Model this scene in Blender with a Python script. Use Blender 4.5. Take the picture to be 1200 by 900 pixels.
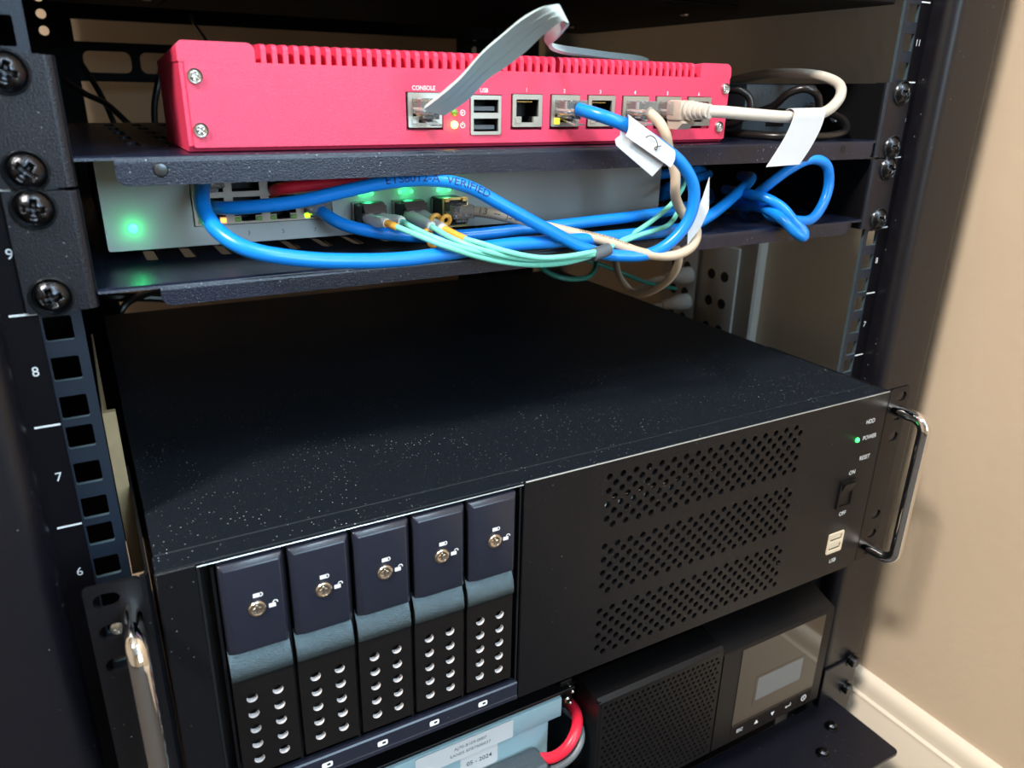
import bpy, bmesh, math, random
from mathutils import Vector, Matrix
from mathutils.geometry import delaunay_2d_cdt
random.seed(7)
MM = 0.001
sc = bpy.context.scene
COL = sc.collection
for o in list(bpy.data.objects): bpy.data.objects.remove(o)

# ------------------------------------------------------------------ camera
CAM_POS = Vector((-0.218796, -0.320428, 0.434774))
_r = Vector((0.36310708, -0.5070339, -0.07712181))
_th = _r.length
_R = Matrix.Rotation(_th, 3, _r / _th) @ Matrix(((1, 0, 0), (0, 0, -1), (0, 1, 0)))
cd = bpy.data.cameras.new('camera'); cam = bpy.data.objects.new('camera', cd); COL.objects.link(cam)
cd.sensor_width = 36.0; cd.lens = 890.457 / 1200 * 36.0
cd.clip_start = 0.01; cd.clip_end = 30
cd.dof.use_dof = True; cd.dof.focus_distance = 0.40; cd.dof.aperture_fstop = 13.0
_m = Matrix((_R[0], -_R[1], -_R[2])).transposed().to_4x4()
_m.translation = CAM_POS
cam.matrix_world = _m
sc.camera = cam

# ------------------------------------------------------------------ world, lights, exposure
w = bpy.data.worlds.new('world'); sc.world = w; w.use_nodes = True
w.node_tree.nodes['Background'].inputs[0].default_value = (0.75, 0.85, 1.0, 1)
w.node_tree.nodes['Background'].inputs[1].default_value = 0.3

def area(name, loc, target, size, power, color, sy=None, disk=False):
    l = bpy.data.lights.new(name, 'AREA'); l.energy = power; l.color = color
    l.shape = 'DISK' if disk else 'RECTANGLE'; l.size = size
    if not disk: l.size_y = sy or size
    o = bpy.data.objects.new(name, l); COL.objects.link(o)
    o.location = loc
    o.rotation_euler = (Vector(target) - Vector(loc)).to_track_quat('-Z', 'Y').to_euler()
    return o
area('ceiling_lamp_light', (-1.14, -0.60, 1.84), (0.1, 0, 0.3), 0.34, 70, (1.0, 0.93, 0.84), disk=True)
area('window_light', (0.75, -2.52, 1.15), (0.35, 0, 0.9), 1.5, 66, (0.55, 0.80, 1.0), sy=1.3)
area('ceiling_panel_light', (0.28, -0.90, 1.87), (0.2, -0.5, 0.3), 0.6, 30, (0.66, 0.87, 1.0))
sc.view_settings.view_transform = 'Standard'
sc.view_settings.look = 'None'
sc.view_settings.gamma = 1.0
sc.view_settings.use_curve_mapping = False
sc.view_settings.exposure = 0.3

# ------------------------------------------------------------------ materials
def mat(name, col, rough=0.5, metal=0.0, bump=0.0, bscale=900, dust=0.0, dscale=700, dth=0.72, var=0.0,
        vscale=60, trans=0.0, emit=None, estr=0.0, coat=0.0, spec=0.5, dcol=(0.42, 0.46, 0.5)):
    m = bpy.data.materials.new(name); m.use_nodes = True
    nt = m.node_tree; N = nt.nodes; L = nt.links
    p = N['Principled BSDF']
    p.inputs['Base Color'].default_value = (*col, 1)
    p.inputs['Roughness'].default_value = rough
    p.inputs['Metallic'].default_value = metal
    p.inputs['Specular IOR Level'].default_value = spec
    if trans: p.inputs['Transmission Weight'].default_value = trans; p.inputs['IOR'].default_value = 1.45
    if coat: p.inputs['Coat Weight'].default_value = coat; p.inputs['Coat Roughness'].default_value = 0.06
    if emit:
        p.inputs['Emission Color'].default_value = (*emit, 1); p.inputs['Emission Strength'].default_value = estr
    tc = N.new('ShaderNodeTexCoord')
    last = None
    if var:
        n = N.new('ShaderNodeTexNoise'); n.inputs['Scale'].default_value = vscale; n.inputs['Detail'].default_value = 4
        L.new(tc.outputs['Object'], n.inputs['Vector'])
        r = N.new('ShaderNodeValToRGB')
        r.color_ramp.elements[0].position = .3; r.color_ramp.elements[1].position = .7
        r.color_ramp.elements[0].color = (*[c * (1 - var) for c in col], 1)
        r.color_ramp.elements[1].color = (*[min(1, c * (1 + var)) for c in col], 1)
        L.new(n.outputs['Fac'], r.inputs['Fac']); L.new(r.outputs['Color'], p.inputs['Base Color'])
        last = r.outputs['Color']
    if dust:
        # sparse specks: small discs in some of the voronoi cells, thinned out by a broad noise
        vo = N.new('ShaderNodeTexVoronoi'); vo.inputs['Scale'].default_value = dscale; vo.inputs['Randomness'].default_value = 1
        L.new(tc.outputs['Object'], vo.inputs['Vector'])
        sp = N.new('ShaderNodeSeparateColor'); L.new(vo.outputs['Color'], sp.inputs[0])
        rad = N.new('ShaderNodeMath'); rad.operation = 'MULTIPLY'; rad.inputs[1].default_value = dth
        L.new(sp.outputs[0], rad.inputs[0])
        lt = N.new('ShaderNodeMath'); lt.operation = 'LESS_THAN'; L.new(vo.outputs['Distance'], lt.inputs[0]); L.new(rad.outputs[0], lt.inputs[1])
        n2 = N.new('ShaderNodeTexNoise'); n2.inputs['Scale'].default_value = 24; n2.inputs['Detail'].default_value = 3
        L.new(tc.outputs['Object'], n2.inputs['Vector'])
        r = N.new('ShaderNodeMapRange'); r.inputs['From Min'].default_value = .38; r.inputs['From Max'].default_value = .66
        r.inputs['To Min'].default_value = .12 * dust; r.inputs['To Max'].default_value = dust
        L.new(n2.outputs['Fac'], r.inputs['Value'])
        a = N.new('ShaderNodeMath'); a.operation = 'MULTIPLY'; L.new(lt.outputs[0], a.inputs[0]); L.new(r.outputs['Result'], a.inputs[1])
        mx = N.new('ShaderNodeMix'); mx.data_type = 'RGBA'
        if last: L.new(last, mx.inputs['A'])
        else: mx.inputs['A'].default_value = (*col, 1)
        mx.inputs['B'].default_value = (*dcol, 1)
        L.new(a.outputs[0], mx.inputs['Factor']); L.new(mx.outputs['Result'], p.inputs['Base Color'])
    if bump:
        n = N.new('ShaderNodeTexNoise'); n.inputs['Scale'].default_value = bscale; n.inputs['Detail'].default_value = 3
        L.new(tc.outputs['Object'], n.inputs['Vector'])
        b = N.new('ShaderNodeBump'); b.inputs['Strength'].default_value = bump; b.inputs['Distance'].default_value = 0.0006
        L.new(n.outputs['Fac'], b.inputs['Height']); L.new(b.outputs['Normal'], p.inputs['Normal'])
    return m

M = {}
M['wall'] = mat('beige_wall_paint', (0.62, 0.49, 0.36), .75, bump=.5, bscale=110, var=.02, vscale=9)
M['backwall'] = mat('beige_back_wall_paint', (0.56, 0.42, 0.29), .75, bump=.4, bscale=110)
M['ceil'] = mat('white_ceiling_paint', (0.78, 0.78, 0.76), .8)
M['trim'] = mat('white_trim_paint', (0.74, 0.64, 0.52), .35)
M['floor'] = mat('dark_carpet', (0.045, 0.038, 0.034), .9, bump=1, bscale=500)
M['powder'] = mat('black_powder_coat', (0.0065, 0.0068, 0.012), .33, bump=.3, bscale=1500, dust=.6, dscale=320, dth=.12, spec=.4)
M['post'] = mat('black_post_powder_coat', (0.005, 0.0046, 0.0075), .36, bump=.12, bscale=1400, dust=.5, dscale=160, dth=.08, spec=.5)
M['strip'] = mat('matte_black_number_strip', (0.0035, 0.0028, 0.0045), .5, bump=.1, spec=.12)
M['holes'] = mat('blue_black_rail_coat', (0.010, 0.017, 0.030), .32, bump=.15, bscale=1400, spec=.4)
M['shelf'] = mat('shelf_powder_coat', (0.009, 0.012, 0.027), .24, bump=.3, bscale=1500, dust=.6, dscale=520, dth=.17, spec=.5)
M['dusty'] = mat('dusty_black_steel', (0.008, 0.011, 0.016), .45, bump=.3, bscale=1500, dust=.9, dscale=560, dth=.18, spec=.16)
M['panel'] = mat('black_fascia_coat', (0.0055, 0.0055, 0.007), .30, bump=.3, bscale=1900, dust=.35, dscale=260, dth=.10, spec=.24)
M['tray'] = mat('black_anodised_tray', (0.006, 0.005, 0.005), .4, bump=.12, bscale=1800, spec=.3)
M['door'] = mat('slate_plastic_door', (0.016, 0.018, 0.031), .26, bump=.06, bscale=2500, spec=.5, dust=.3, dscale=180, dth=.06)
M['band'] = mat('satin_blue_grey_grip', (0.11, 0.15, 0.17), .27, metal=.85, bump=.6, bscale=2200)
M['edge'] = mat('edge_highlight_metal', (0.55, 0.62, 0.66), .3, metal=.8)  # bright metal stands in for the highlight along rounded edges
M['rearblack'] = mat('flat_black_steel', (0.004, 0.004, 0.005), .55, spec=.15)
M['railedge_lit'] = mat('lit_rail_edge', (0.05, 0.08, 0.10), .45)  # lighter tone painted on cut edges for the light they catch
M['black'] = mat('deep_black', (0.004, 0.004, 0.005), .6)
M['gloss'] = mat('gloss_black_acrylic', (0.012, 0.009, 0.008), .07, coat=.5)
M['blackplastic'] = mat('black_plastic', (0.006, 0.0055, 0.006), .36, bump=.1, spec=.25)
M['cord'] = mat('black_rubber_cord', (0.012, 0.010, 0.010), .28)
M['chrome'] = mat('chrome', (0.82, 0.80, 0.78), .06, metal=1)
M['steel'] = mat('zinc_steel', (0.62, 0.62, 0.60), .28, metal=1, bump=.1)
M['darkscrew'] = mat('black_zinc_screw', (0.055, 0.058, 0.066), .22, metal=1, bump=.25, bscale=1500)
M['washer'] = mat('dark_washer', (0.10, 0.11, 0.12), .22, metal=.9)
M['alu'] = mat('bare_aluminium', (0.93, 0.90, 0.92), .35, metal=.35)
M['brass'] = mat('nickel_lock', (0.62, 0.54, 0.45), .25, metal=1)
M['gold'] = mat('gold_contact', (0.85, 0.60, 0.22), .3, metal=1)
M['red'] = mat('red_powder_coat', (0.84, 0.055, 0.135), .36, bump=.3, bscale=2200, var=.06, vscale=900)
M['reddark'] = mat('red_fin_coat', (0.74, 0.020, 0.075), .40, bump=.2, bscale=2200)
M['shield'] = mat('nickel_port_shield', (0.50, 0.51, 0.47), .32, metal=.8)
M['grey'] = mat('silver_grey_case', (0.36, 0.38, 0.38), .38, bump=.1, bscale=2500)
M['white'] = mat('white_print', (0.80, 0.82, 0.84), .5)
M['darkprint'] = mat('dark_print', (0.05, 0.06, 0.07), .5)
M['paper'] = mat('white_paper_label', (0.66, 0.67, 0.69), .55, bump=.1)
M['ink'] = mat('black_ink', (0.015, 0.015, 0.018), .6)
M['blue'] = mat('blue_cable_jacket', (0.008, 0.25, 0.85), .28, bump=.05)
M['blueink'] = mat('navy_cable_print', (0.006, 0.020, 0.12), .5)
M['beige'] = mat('beige_cable_jacket', (0.60, 0.46, 0.33), .38, bump=.05)
M['beigeink'] = mat('brown_cable_print', (0.12, 0.08, 0.05), .5)
M['lgrey'] = mat('pale_grey_cable_jacket', (0.62, 0.57, 0.50), .4, bump=.05)
M['boot'] = mat('tan_grey_plug_boot', (0.50, 0.43, 0.36), .45)
M['ribbon'] = mat('pale_grey_flat_cable', (0.58, 0.74, 0.78), .34, bump=.1)
M['aqua'] = mat('aqua_fibre_jacket', (0.20, 0.70, 0.55), .42)
M['teal'] = mat('teal_fibre_jacket', (0.02, 0.16, 0.13), .4)
M['orange'] = mat('orange_sleeve', (0.90, 0.42, 0.06), .4)
M['lcboot'] = mat('grey_fibre_boot', (0.84, 0.86, 0.86), .35)
M['lcwhite'] = mat('white_fibre_ring', (0.80, 0.80, 0.80), .4)
M['bail'] = mat('brown_black_bail', (0.13, 0.10, 0.09), .35)
M['clear'] = mat('clear_plastic', (0.92, 0.96, 0.98), .04, trans=.85)
M['copper'] = mat('orange_wire', (0.75, 0.28, 0.08), .45)
M['batt'] = mat('pale_blue_painted_steel', (0.30, 0.46, 0.52), .42, bump=.06)
M['redwire'] = mat('red_wire', (0.80, 0.02, 0.05), .35)
M['greywire'] = mat('grey_wire', (0.11, 0.13, 0.15), .45)
M['adapter'] = mat('power_brick_plastic', (0.055, 0.072, 0.088), .5, bump=.7, bscale=900)
M['card'] = mat('tan_cardboard', (0.34, 0.25, 0.14), .8, var=.08, vscale=120)
M['outlet'] = mat('ivory_outlet_plastic', (0.45, 0.43, 0.40), .45)
M['screen'] = mat('grey_lcd', (0.12, 0.13, 0.14), .12)
M['beigeport'] = mat('cream_usb_plastic', (0.74, 0.62, 0.46), .4)
def led(n, c, s): return mat(n, tuple(x * .4 for x in c), .3, emit=c, estr=s)
M['ledgreen'] = led('green_led', (0.05, 1.0, 0.35), 4)
M['ledgreen2'] = led('small_green_led', (0.05, 1.0, 0.16), 3)
M['ledlime'] = led('lime_led', (0.45, 1.0, 0.02), 2)
M['ledamber'] = led('amber_led', (1.0, 0.60, 0.08), 9)
M['ledorange'] = led('orange_led', (1.0, 0.25, 0.05), 3)
M['ledyellow'] = led('yellow_led', (1.0, 0.80, 0.05), 1.2)
M['ledoff'] = mat('unlit_green_led', (0.16, 0.32, 0.05), .3)

# ------------------------------------------------------------------ geometry helpers (millimetres)
class G:
    def __init__(s): s.v = []; s.f = []; s.m = []
    def add(s, v, f, mi=0):
        n = len(s.v); s.v += [tuple(p) for p in v]
        s.f += [tuple(i + n for i in q) for q in f]; s.m += ([mi] * len(f) if isinstance(mi, int) else list(mi))
        return s
    def bm(s, b, mi=0):
        b.verts.index_update()
        return s.add([v.co[:] for v in b.verts], [[v.index for v in f.verts] for f in b.faces], mi)
    def box(s, x0, x1, y0, y1, z0, z1, bev=0, mi=0, seg=1):
        b = bmesh.new(); bmesh.ops.create_cube(b, size=1)
        for v in b.verts:
            v.co = ((x0 + x1) / 2 + v.co.x * (x1 - x0), (y0 + y1) / 2 + v.co.y * (y1 - y0), (z0 + z1) / 2 + v.co.z * (z1 - z0))
        if bev: bmesh.ops.bevel(b, geom=list(b.edges), offset=bev, segments=seg, affect='EDGES', profile=.5)
        s.bm(b, mi); b.free(); return s
    def cyl(s, p0, p1, r, seg=16, mi=0, r1=None, caps=True):
        p0 = Vector(p0); p1 = Vector(p1); d = (p1 - p0).normalized()
        u = d.orthogonal().normalized(); w_ = d.cross(u); r1 = r if r1 is None else r1
        v = []
        for p, rr in ((p0, r), (p1, r1)):
            for k in range(seg):
                a = 2 * math.pi * k / seg; v.append(p + (u * math.cos(a) + w_ * math.sin(a)) * rr)
        f = [(k, (k + 1) % seg, seg + (k + 1) % seg, seg + k) for k in range(seg)]
        if caps: f += [tuple(range(seg))[::-1], tuple(range(seg, 2 * seg))]
        return s.add(v, f, mi)
    def lathe(s, prof, org, ax='-y', seg=24, mi=0):
        # prof: (radius, height along axis)
        d = {'-y': Vector((0, -1, 0)), 'z': Vector((0, 0, 1)), 'x': Vector((1, 0, 0)), 'y': Vector((0, 1, 0)), '-x': Vector((-1, 0, 0))}[ax]
        u = d.orthogonal().normalized(); w_ = d.cross(u); v = []; f = []; org = Vector(org)
        for r, h in prof:
            for k in range(seg):
                a = 2 * math.pi * k / seg; v.append(org + d * h + (u * math.cos(a) + w_ * math.sin(a)) * r)
        for i in range(len(prof) - 1):
            for k in range(seg):
                f.append((i * seg + k, i * seg + (k + 1) % seg, (i + 1) * seg + (k + 1) % seg, (i + 1) * seg + k))
        f += [tuple(range(seg))[::-1], tuple(range((len(prof) - 1) * seg, len(prof) * seg))]
        return s.add(v, f, mi)
    def plate(s, outer, holes, pl, c0, c1, mi=0, wall=None):
        # flat sheet with real holes; pl 'xz' | 'yz' | 'xy', thickness from c0 to c1
        pts = []; ed = []; own = []
        loops = [outer] + list(holes)
        for j, lp in enumerate(loops):
            n = len(pts); pts += [Vector(p) for p in lp]; k = len(lp); own += [j] * k
            ed += [(n + i, n + (i + 1) % k) for i in range(k)]
        V, E_, F, OV, *_ = delaunay_2d_cdt(pts, ed, [], 1, 1e-5)
        lid = [own[o_[0]] if o_ else -1 for o_ in OV]
        def inhole(t):
            j = lid[t[0]]
            if j < 1 or any(lid[i] != j for i in t): return False
            cx = sum(V[i][0] for i in t) / 3; cy = sum(V[i][1] for i in t) / 3; c = False
            lp = loops[j]
            for (xa, ya), (xb, yb) in zip(lp, lp[1:] + lp[:1]):
                if (ya > cy) != (yb > cy) and cx < (xb - xa) * (cy - ya) / (yb - ya) + xa: c = not c
            return c
        F = [t for t in F if not inhole(t)]
        def to3(p, c): return {'xz': (p[0], c, p[1]), 'yz': (c, p[0], p[1]), 'xy': (p[0], p[1], c)}[pl]
        n = len(V); v = [to3(p, c0) for p in V] + [to3(p, c1) for p in V]
        f = []; cnt = {}
        for t in F:
            t = tuple(t); f.append(t); f.append(tuple(i + n for i in reversed(t)))
            for a, b in zip(t, t[1:] + t[:1]): cnt.setdefault((min(a, b), max(a, b)), []).append((a, b))
        ms = [mi] * len(f)
        for k, e in cnt.items():
            if len(e) == 1:
                a, b = e[0]; f.append((b, a, a + n, b + n)); ms.append(mi if wall is None else wall)
        bm = bmesh.new()
        vs = [bm.verts.new(p) for p in v]
        for q, mm in zip(f, ms):
            fc = bm.faces.new([vs[i] for i in q]); fc.material_index = mm
        bmesh.ops.recalc_face_normals(bm, faces=bm.faces)
        bm.verts.index_update()
        s.add([x.co[:] for x in bm.verts], [[x.index for x in fc.verts] for fc in bm.faces], [fc.material_index for fc in bm.faces])
        bm.free(); return s
    def extr(s, prof, ax, a0, a1, mi=0):
        # closed profile extruded: ax 'x': prof (y,z); 'y': prof (x,z); 'z': prof (x,y)
        def to3(p, c): return {'x': (c, p[0], p[1]), 'y': (p[0], c, p[1]), 'z': (p[0], p[1], c)}[ax]
        k = len(prof); b = bmesh.new()
        A = [b.verts.new(to3(p, a0)) for p in prof]; B = [b.verts.new(to3(p, a1)) for p in prof]
        b.faces.new(A); b.faces.new(B[::-1])
        for i in range(k): b.faces.new((A[i], B[i], B[(i + 1) % k], A[(i + 1) % k]))
        bmesh.ops.recalc_face_normals(b, faces=b.faces); s.bm(b, mi); b.free(); return s
    def tube(s, pts, r, seg=12, mi=0, n=8, raw=False, caps=True, radii=None):
        P = [Vector(p) for p in pts] if raw else smooth(pts, n)
        T = [(P[min(i + 1, len(P) - 1)] - P[max(i - 1, 0)]).normalized() for i in range(len(P))]
        u = T[0].orthogonal().normalized(); v = []; f = []
        for i, p in enumerate(P):
            u = (u - T[i] * u.dot(T[i])).normalized(); w_ = T[i].cross(u)
            rr = r if radii is None else radii[min(len(radii) - 1, int(i * len(radii) / len(P)))]
            for k in range(seg):
                a = 2 * math.pi * k / seg; v.append(p + (u * math.cos(a) + w_ * math.sin(a)) * rr)
        for i in range(len(P) - 1):
            for k in range(seg):
                f.append((i * seg + k, i * seg + (k + 1) % seg, (i + 1) * seg + (k + 1) % seg, (i + 1) * seg + k))
        if caps: f += [tuple(range(seg))[::-1], tuple(range((len(P) - 1) * seg, len(P) * seg))]
        return s.add(v, f, mi)
    def sheet(s, A, B, t, mi=0):
        # strip between two polylines, with thickness t
        A = [Vector(p) for p in A]; B = [Vector(p) for p in B]; n = len(A)
        nm = []
        for i in range(n):
            d = A[min(i + 1, n - 1)] - A[max(i - 1, 0)]; e = B[i] - A[i]; c = d.cross(e)
            nm.append(c.normalized() if c.length > 1e-9 else (nm[-1] if nm else Vector((0, -1, 0))))
        v = []
        for i in range(n):
            v += [A[i] + nm[i] * t / 2, B[i] + nm[i] * t / 2, B[i] - nm[i] * t / 2, A[i] - nm[i] * t / 2]
        f = []
        for i in range(n - 1):
            for k in range(4): f.append((4 * i + k, 4 * i + (k + 1) % 4, 4 * i + 4 + (k + 1) % 4, 4 * i + 4 + k))
        f += [(3, 2, 1, 0), tuple(range(4 * n - 4, 4 * n))]
        return s.add(v, f, mi)

def smooth(pts, n=8):
    P = [Vector(p) for p in pts]
    P = [P[0] * 2 - P[1]] + P + [P[-1] * 2 - P[-2]]
    out = []
    for i in range(1, len(P) - 2):
        p0, p1, p2, p3 = P[i - 1:i + 3]
        t0 = 0; t1 = max(1e-6, (p1 - p0).length ** .5); t2 = t1 + max(1e-6, (p2 - p1).length ** .5); t3 = t2 + max(1e-6, (p3 - p2).length ** .5)
        for k in range(n):
            t = t1 + (t2 - t1) * k / n
            a1 = p0 * ((t1 - t) / (t1 - t0)) + p1 * ((t - t0) / (t1 - t0)); a2 = p1 * ((t2 - t) / (t2 - t1)) + p2 * ((t - t1) / (t2 - t1))
            a3 = p2 * ((t3 - t) / (t3 - t2)) + p3 * ((t - t2) / (t3 - t2))
            b1 = a1 * ((t2 - t) / (t2 - t0)) + a2 * ((t - t0) / (t2 - t0)); b2 = a2 * ((t3 - t) / (t3 - t1)) + a3 * ((t - t1) / (t3 - t1))
            out.append(b1 * ((t2 - t) / (t2 - t1)) + b2 * ((t - t1) / (t2 - t1)))
    out.append(P[-2]); return out

def circ(x, z, r, n=12, sx=1, sz=1, a0=0):
    return [(x + math.cos(a0 + 2 * math.pi * k / n) * r * sx, z + math.sin(a0 + 2 * math.pi * k / n) * r * sz) for k in range(n)]
def rect(x0, x1, z0, z1): return [(x0, z0), (x1, z0), (x1, z1), (x0, z1)]
def rrect(x0, x1, z0, z1, r, n=4):
    o = []
    for cx, cz, a in ((x1 - r, z1 - r, 0), (x0 + r, z1 - r, 90), (x0 + r, z0 + r, 180), (x1 - r, z0 + r, 270)):
        for k in range(n + 1):
            b = math.radians(a + 90 * k / n); o.append((cx + math.cos(b) * r, cz + math.sin(b) * r))
    return o

ORG = {}
def setup(o, parent, origin):
    COL.objects.link(o)
    ORG[o.name] = Vector(origin)
    if parent is not None:
        o.parent = parent; o.location = (Vector(origin) - ORG[parent.name]) * MM
    else: o.location = Vector(origin) * MM
    return o
def mk(name, g, mats, parent=None, origin=None, ang=35, label=None):
    if not isinstance(mats, (list, tuple)): mats = [mats]
    if origin is None: origin = ORG[parent.name] if parent is not None else tuple(min(p[i] for p in g.v) for i in range(3))
    og = Vector(origin)
    me = bpy.data.meshes.new(name)
    me.from_pydata([((Vector(p) - og) * MM)[:] for p in g.v], [], g.f)
    for m in mats: me.materials.append(M[m])
    me.polygons.foreach_set('material_index', g.m)
    me.polygons.foreach_set('use_smooth', [True] * len(me.polygons))
    me.validate(); me.update()
    me.set_sharp_from_angle(angle=math.radians(ang))
    o = bpy.data.objects.new(name, me)
    setup(o, parent, origin)
    if label: o['label'] = label
    return o
def thing(name, label, cat, origin, group=None):
    o = bpy.data.objects.new(name, None); o.empty_display_size = .02
    setup(o, None, origin)
    return tag(o, label, cat, group)
def tag(o, label, cat, group=None):
    o['label'] = label; o['category'] = cat
    if group: o['group'] = group
    return o
def struct(name, g, m):
    o = mk(name, g, m); o['kind'] = 'structure'; return o
def dup(o, parent, origin):
    c = o.copy(); setup(c, parent, origin)
    for ch in o.children:
        dup(ch, c, Vector(origin) + (ORG[ch.name] - ORG[o.name]))
    return c

def text2d(txt, size, sx=1.0, bold=0.0, fine=False):
    cu = bpy.data.curves.new('tmp', 'FONT'); cu.body = txt; cu.size = size; cu.align_x = 'CENTER'; cu.align_y = 'CENTER'
    cu.resolution_u = 3; cu.offset = bold
    ob = bpy.data.objects.new('tmp', cu)
    me = bpy.data.meshes.new_from_object(ob)
    if fine:
        bm = bmesh.new(); bm.from_mesh(me); bmesh.ops.triangulate(bm, faces=bm.faces)
        for _ in range(2):
            bmesh.ops.subdivide_edges(bm, edges=[e for e in bm.edges if e.calc_length() > .45], cuts=2)
            bmesh.ops.triangulate(bm, faces=bm.faces)
        bm.to_mesh(me); bm.free()
    v = [(p.co.x * sx, p.co.y) for p in me.vertices]; f = [tuple(q.vertices) for q in me.polygons]
    bpy.data.objects.remove(ob); bpy.data.curves.remove(cu); bpy.data.meshes.remove(me)
    return v, f
def text_on(g, txt, size, x, z, y, sx=1.0, bold=0.0, shear=0.0, mi=0):
    v, f = text2d(txt, size, sx, bold)
    g.add([(x + a + shear * b, y, z + b) for a, b in v], f, mi); return g
def text_tube(txt, size, path, r, s0, ang, sx=1.0, bold=0.0, flip=False):
    # letters wrapped on the jacket of a cable; ang measured from world up round the cable
    P = smooth(path, 16); S = [0]
    for a, b in zip(P, P[1:]): S.append(S[-1] + (b - a).length)
    v, f = text2d(txt, size, sx, bold, True); x0 = min(p[0] for p in v); g = G(); out = []
    up = Vector((0, 0, 1))
    for a, b in v:
        s_ = s0 + (a - x0); i = 0
        while i < len(S) - 2 and S[i + 1] < s_: i += 1
        t = (P[i + 1] - P[i]).normalized(); c = P[i] + t * (s_ - S[i])
        n = (up - t * up.dot(t)).normalized(); bnm = t.cross(n)   # bnm points to the back (+y) for +x paths
        th = ang - b / r
        out.append(c + (n * math.cos(th) + bnm * math.sin(th)) * (r + .09))
    return g.add(out, f)

# ------------------------------------------------------------------ the room
WX = 335.0
struct('wall_right', G().box(WX, WX + 60, -950, 760, -260, 1900), 'wall')
struct('wall_return', G().box(WX + 60, 2000, -1010, -950, -260, 1900), 'wall')
struct('wall_side', G().box(2000, 2060, -2600, -950, -260, 1900), 'wall')
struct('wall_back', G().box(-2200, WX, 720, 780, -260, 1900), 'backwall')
struct('floor', G().box(-2200, 2060, -2600, 780, -300, -240), 'floor')
struct('ceiling', G().box(-2200, 2060, -2600, 780, 1900, 1960), 'ceil')
struct('wall_left', G().box(-2260, -2200, -2600, 780, -260, 1900), 'wall')
struct('wall_front', G().plate(rect(-2200, 2000, -260, 1900), [rect(0, 1500, 500, 1800)], 'xz', -2660, -2600), 'wall')
wn = G().plate(rect(-60, 1560, 440, 1860), [rect(20, 730, 520, 1140), rect(770, 1480, 520, 1140), rect(20, 730, 1180, 1780), rect(770, 1480, 1180, 1780)], 'xz', -2600, -2570)
struct('window_1', wn, 'trim')
# skirting with stepped moulding along the right wall
bb = G().extr([(WX, -240), (WX - 14, -240), (WX - 14, -74), (WX - 11.5, -70), (WX - 11.5, -66), (WX - 9, -64), (WX - 8, -58), (WX - 7.5, -52), (WX - 4, -47.5), (WX, -46)], 'y', -950, 720)
struct('baseboard_right', bb, 'trim')
# ceiling lamp that gives the key light
cl = thing('ceiling_lamp', 'round flush ceiling lamp with white rim', 'lamp', (-1140, -600, 1900))
mk('lamp_rim', G().lathe([(190, 0), (200, -6), (200, -40), (182, -46), (180, -30)], (-1140, -600, 1900), 'z', 32), 'trim', cl)

cpn = thing('ceiling_panel', 'square ceiling light panel with white frame', 'lamp', (280, -900, 1900))
mk('panel_frame', G().plate(rect(-40, 600, -1220, -580), [rect(-22, 582, -1202, -598)], 'xy', 1872, 1898), 'trim', cpn)
# ------------------------------------------------------------------ the rack frame
rack = thing('server_rack', 'black steel rack frame with square holes and white unit numbers', 'rack', (0, 0, -240))
def HZ(): 
    for u in range(1, 25):
        for d in (6.35, 22.225, 38.1): yield (u - 1) * 44.45 + d
for s in (-1, 1):
    hx = 232.55 * s
    a, b = sorted((s * 224.2, s * 238.0))
    r = G().plate(rect(a, b, -60, 1060), [rrect(hx - 4.75, hx + 4.75, z - 4.75, z + 4.75, .5, 1) for z in HZ()], 'xz', 0, 2, 0, 1)
    mk('mounting_rail', r, ['holes', 'railedge_lit'], rack, (hx, 0, -60))
    a, b = sorted((s * 238.0, s * 249.5))
    st = mk('number_strip', G().box(a, b, .6, 2, -60, 1060), 'strip', rack, (s * 243, 0, -60))
    for u in range(6, 13):
        x = s * 242.8
        t = G(); text_on(t, str(u), 5.4, x, (u - 1) * 44.45 + 22.2, .5, .95, .012)
        mk('unit_number', t, 'white', st, (x, .5, u * 44.45 - 22))
        mk('unit_mark', G().box(x - 4.4, x + 4.4, .45, .62, u * 44.45 - .4, u * 44.45 + .4), 'white', st, (x, .5, u * 44.45))
    # post: rounded channel
    c = 4.0; x0, x1 = 249.5, 300.0
    prof = []
    for px, py, a0, rr in ((x0 + 9, -6, 180, 9), (x1 - 4, -11, 270, 4)):
        for k in range(9):
            an = math.radians(a0 + 90 * k / 8); prof.append((px + rr * math.cos(an), py + rr * math.sin(an)))
    prof += [(x1, 2), (x0, 2)]
    prof = [(p[0] * s, p[1]) for p in prof]
    mk('corner_post', G().extr(prof, 'z', -200, 1060), 'post', rack, (s * 275, 0, -200))
    # rear rail with round holes and rear post
    rr = sorted((s * 197, s * 238))
    mk('rear_rail', G().plate(rect(rr[0], rr[1], -60, 1060), [circ(s * 220, z, 4.2, 12) for z in (376, 452, 466, 480, 494, 508)], 'xz', 556, 558), 'rearblack', rack, (s * 215, 556, -60))
    mk('rear_post', G().box(*sorted((s * 238, s * 300)), 540, 590, -200, 1060, 2), 'rearblack', rack, (s * 270, 560, -200))
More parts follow.
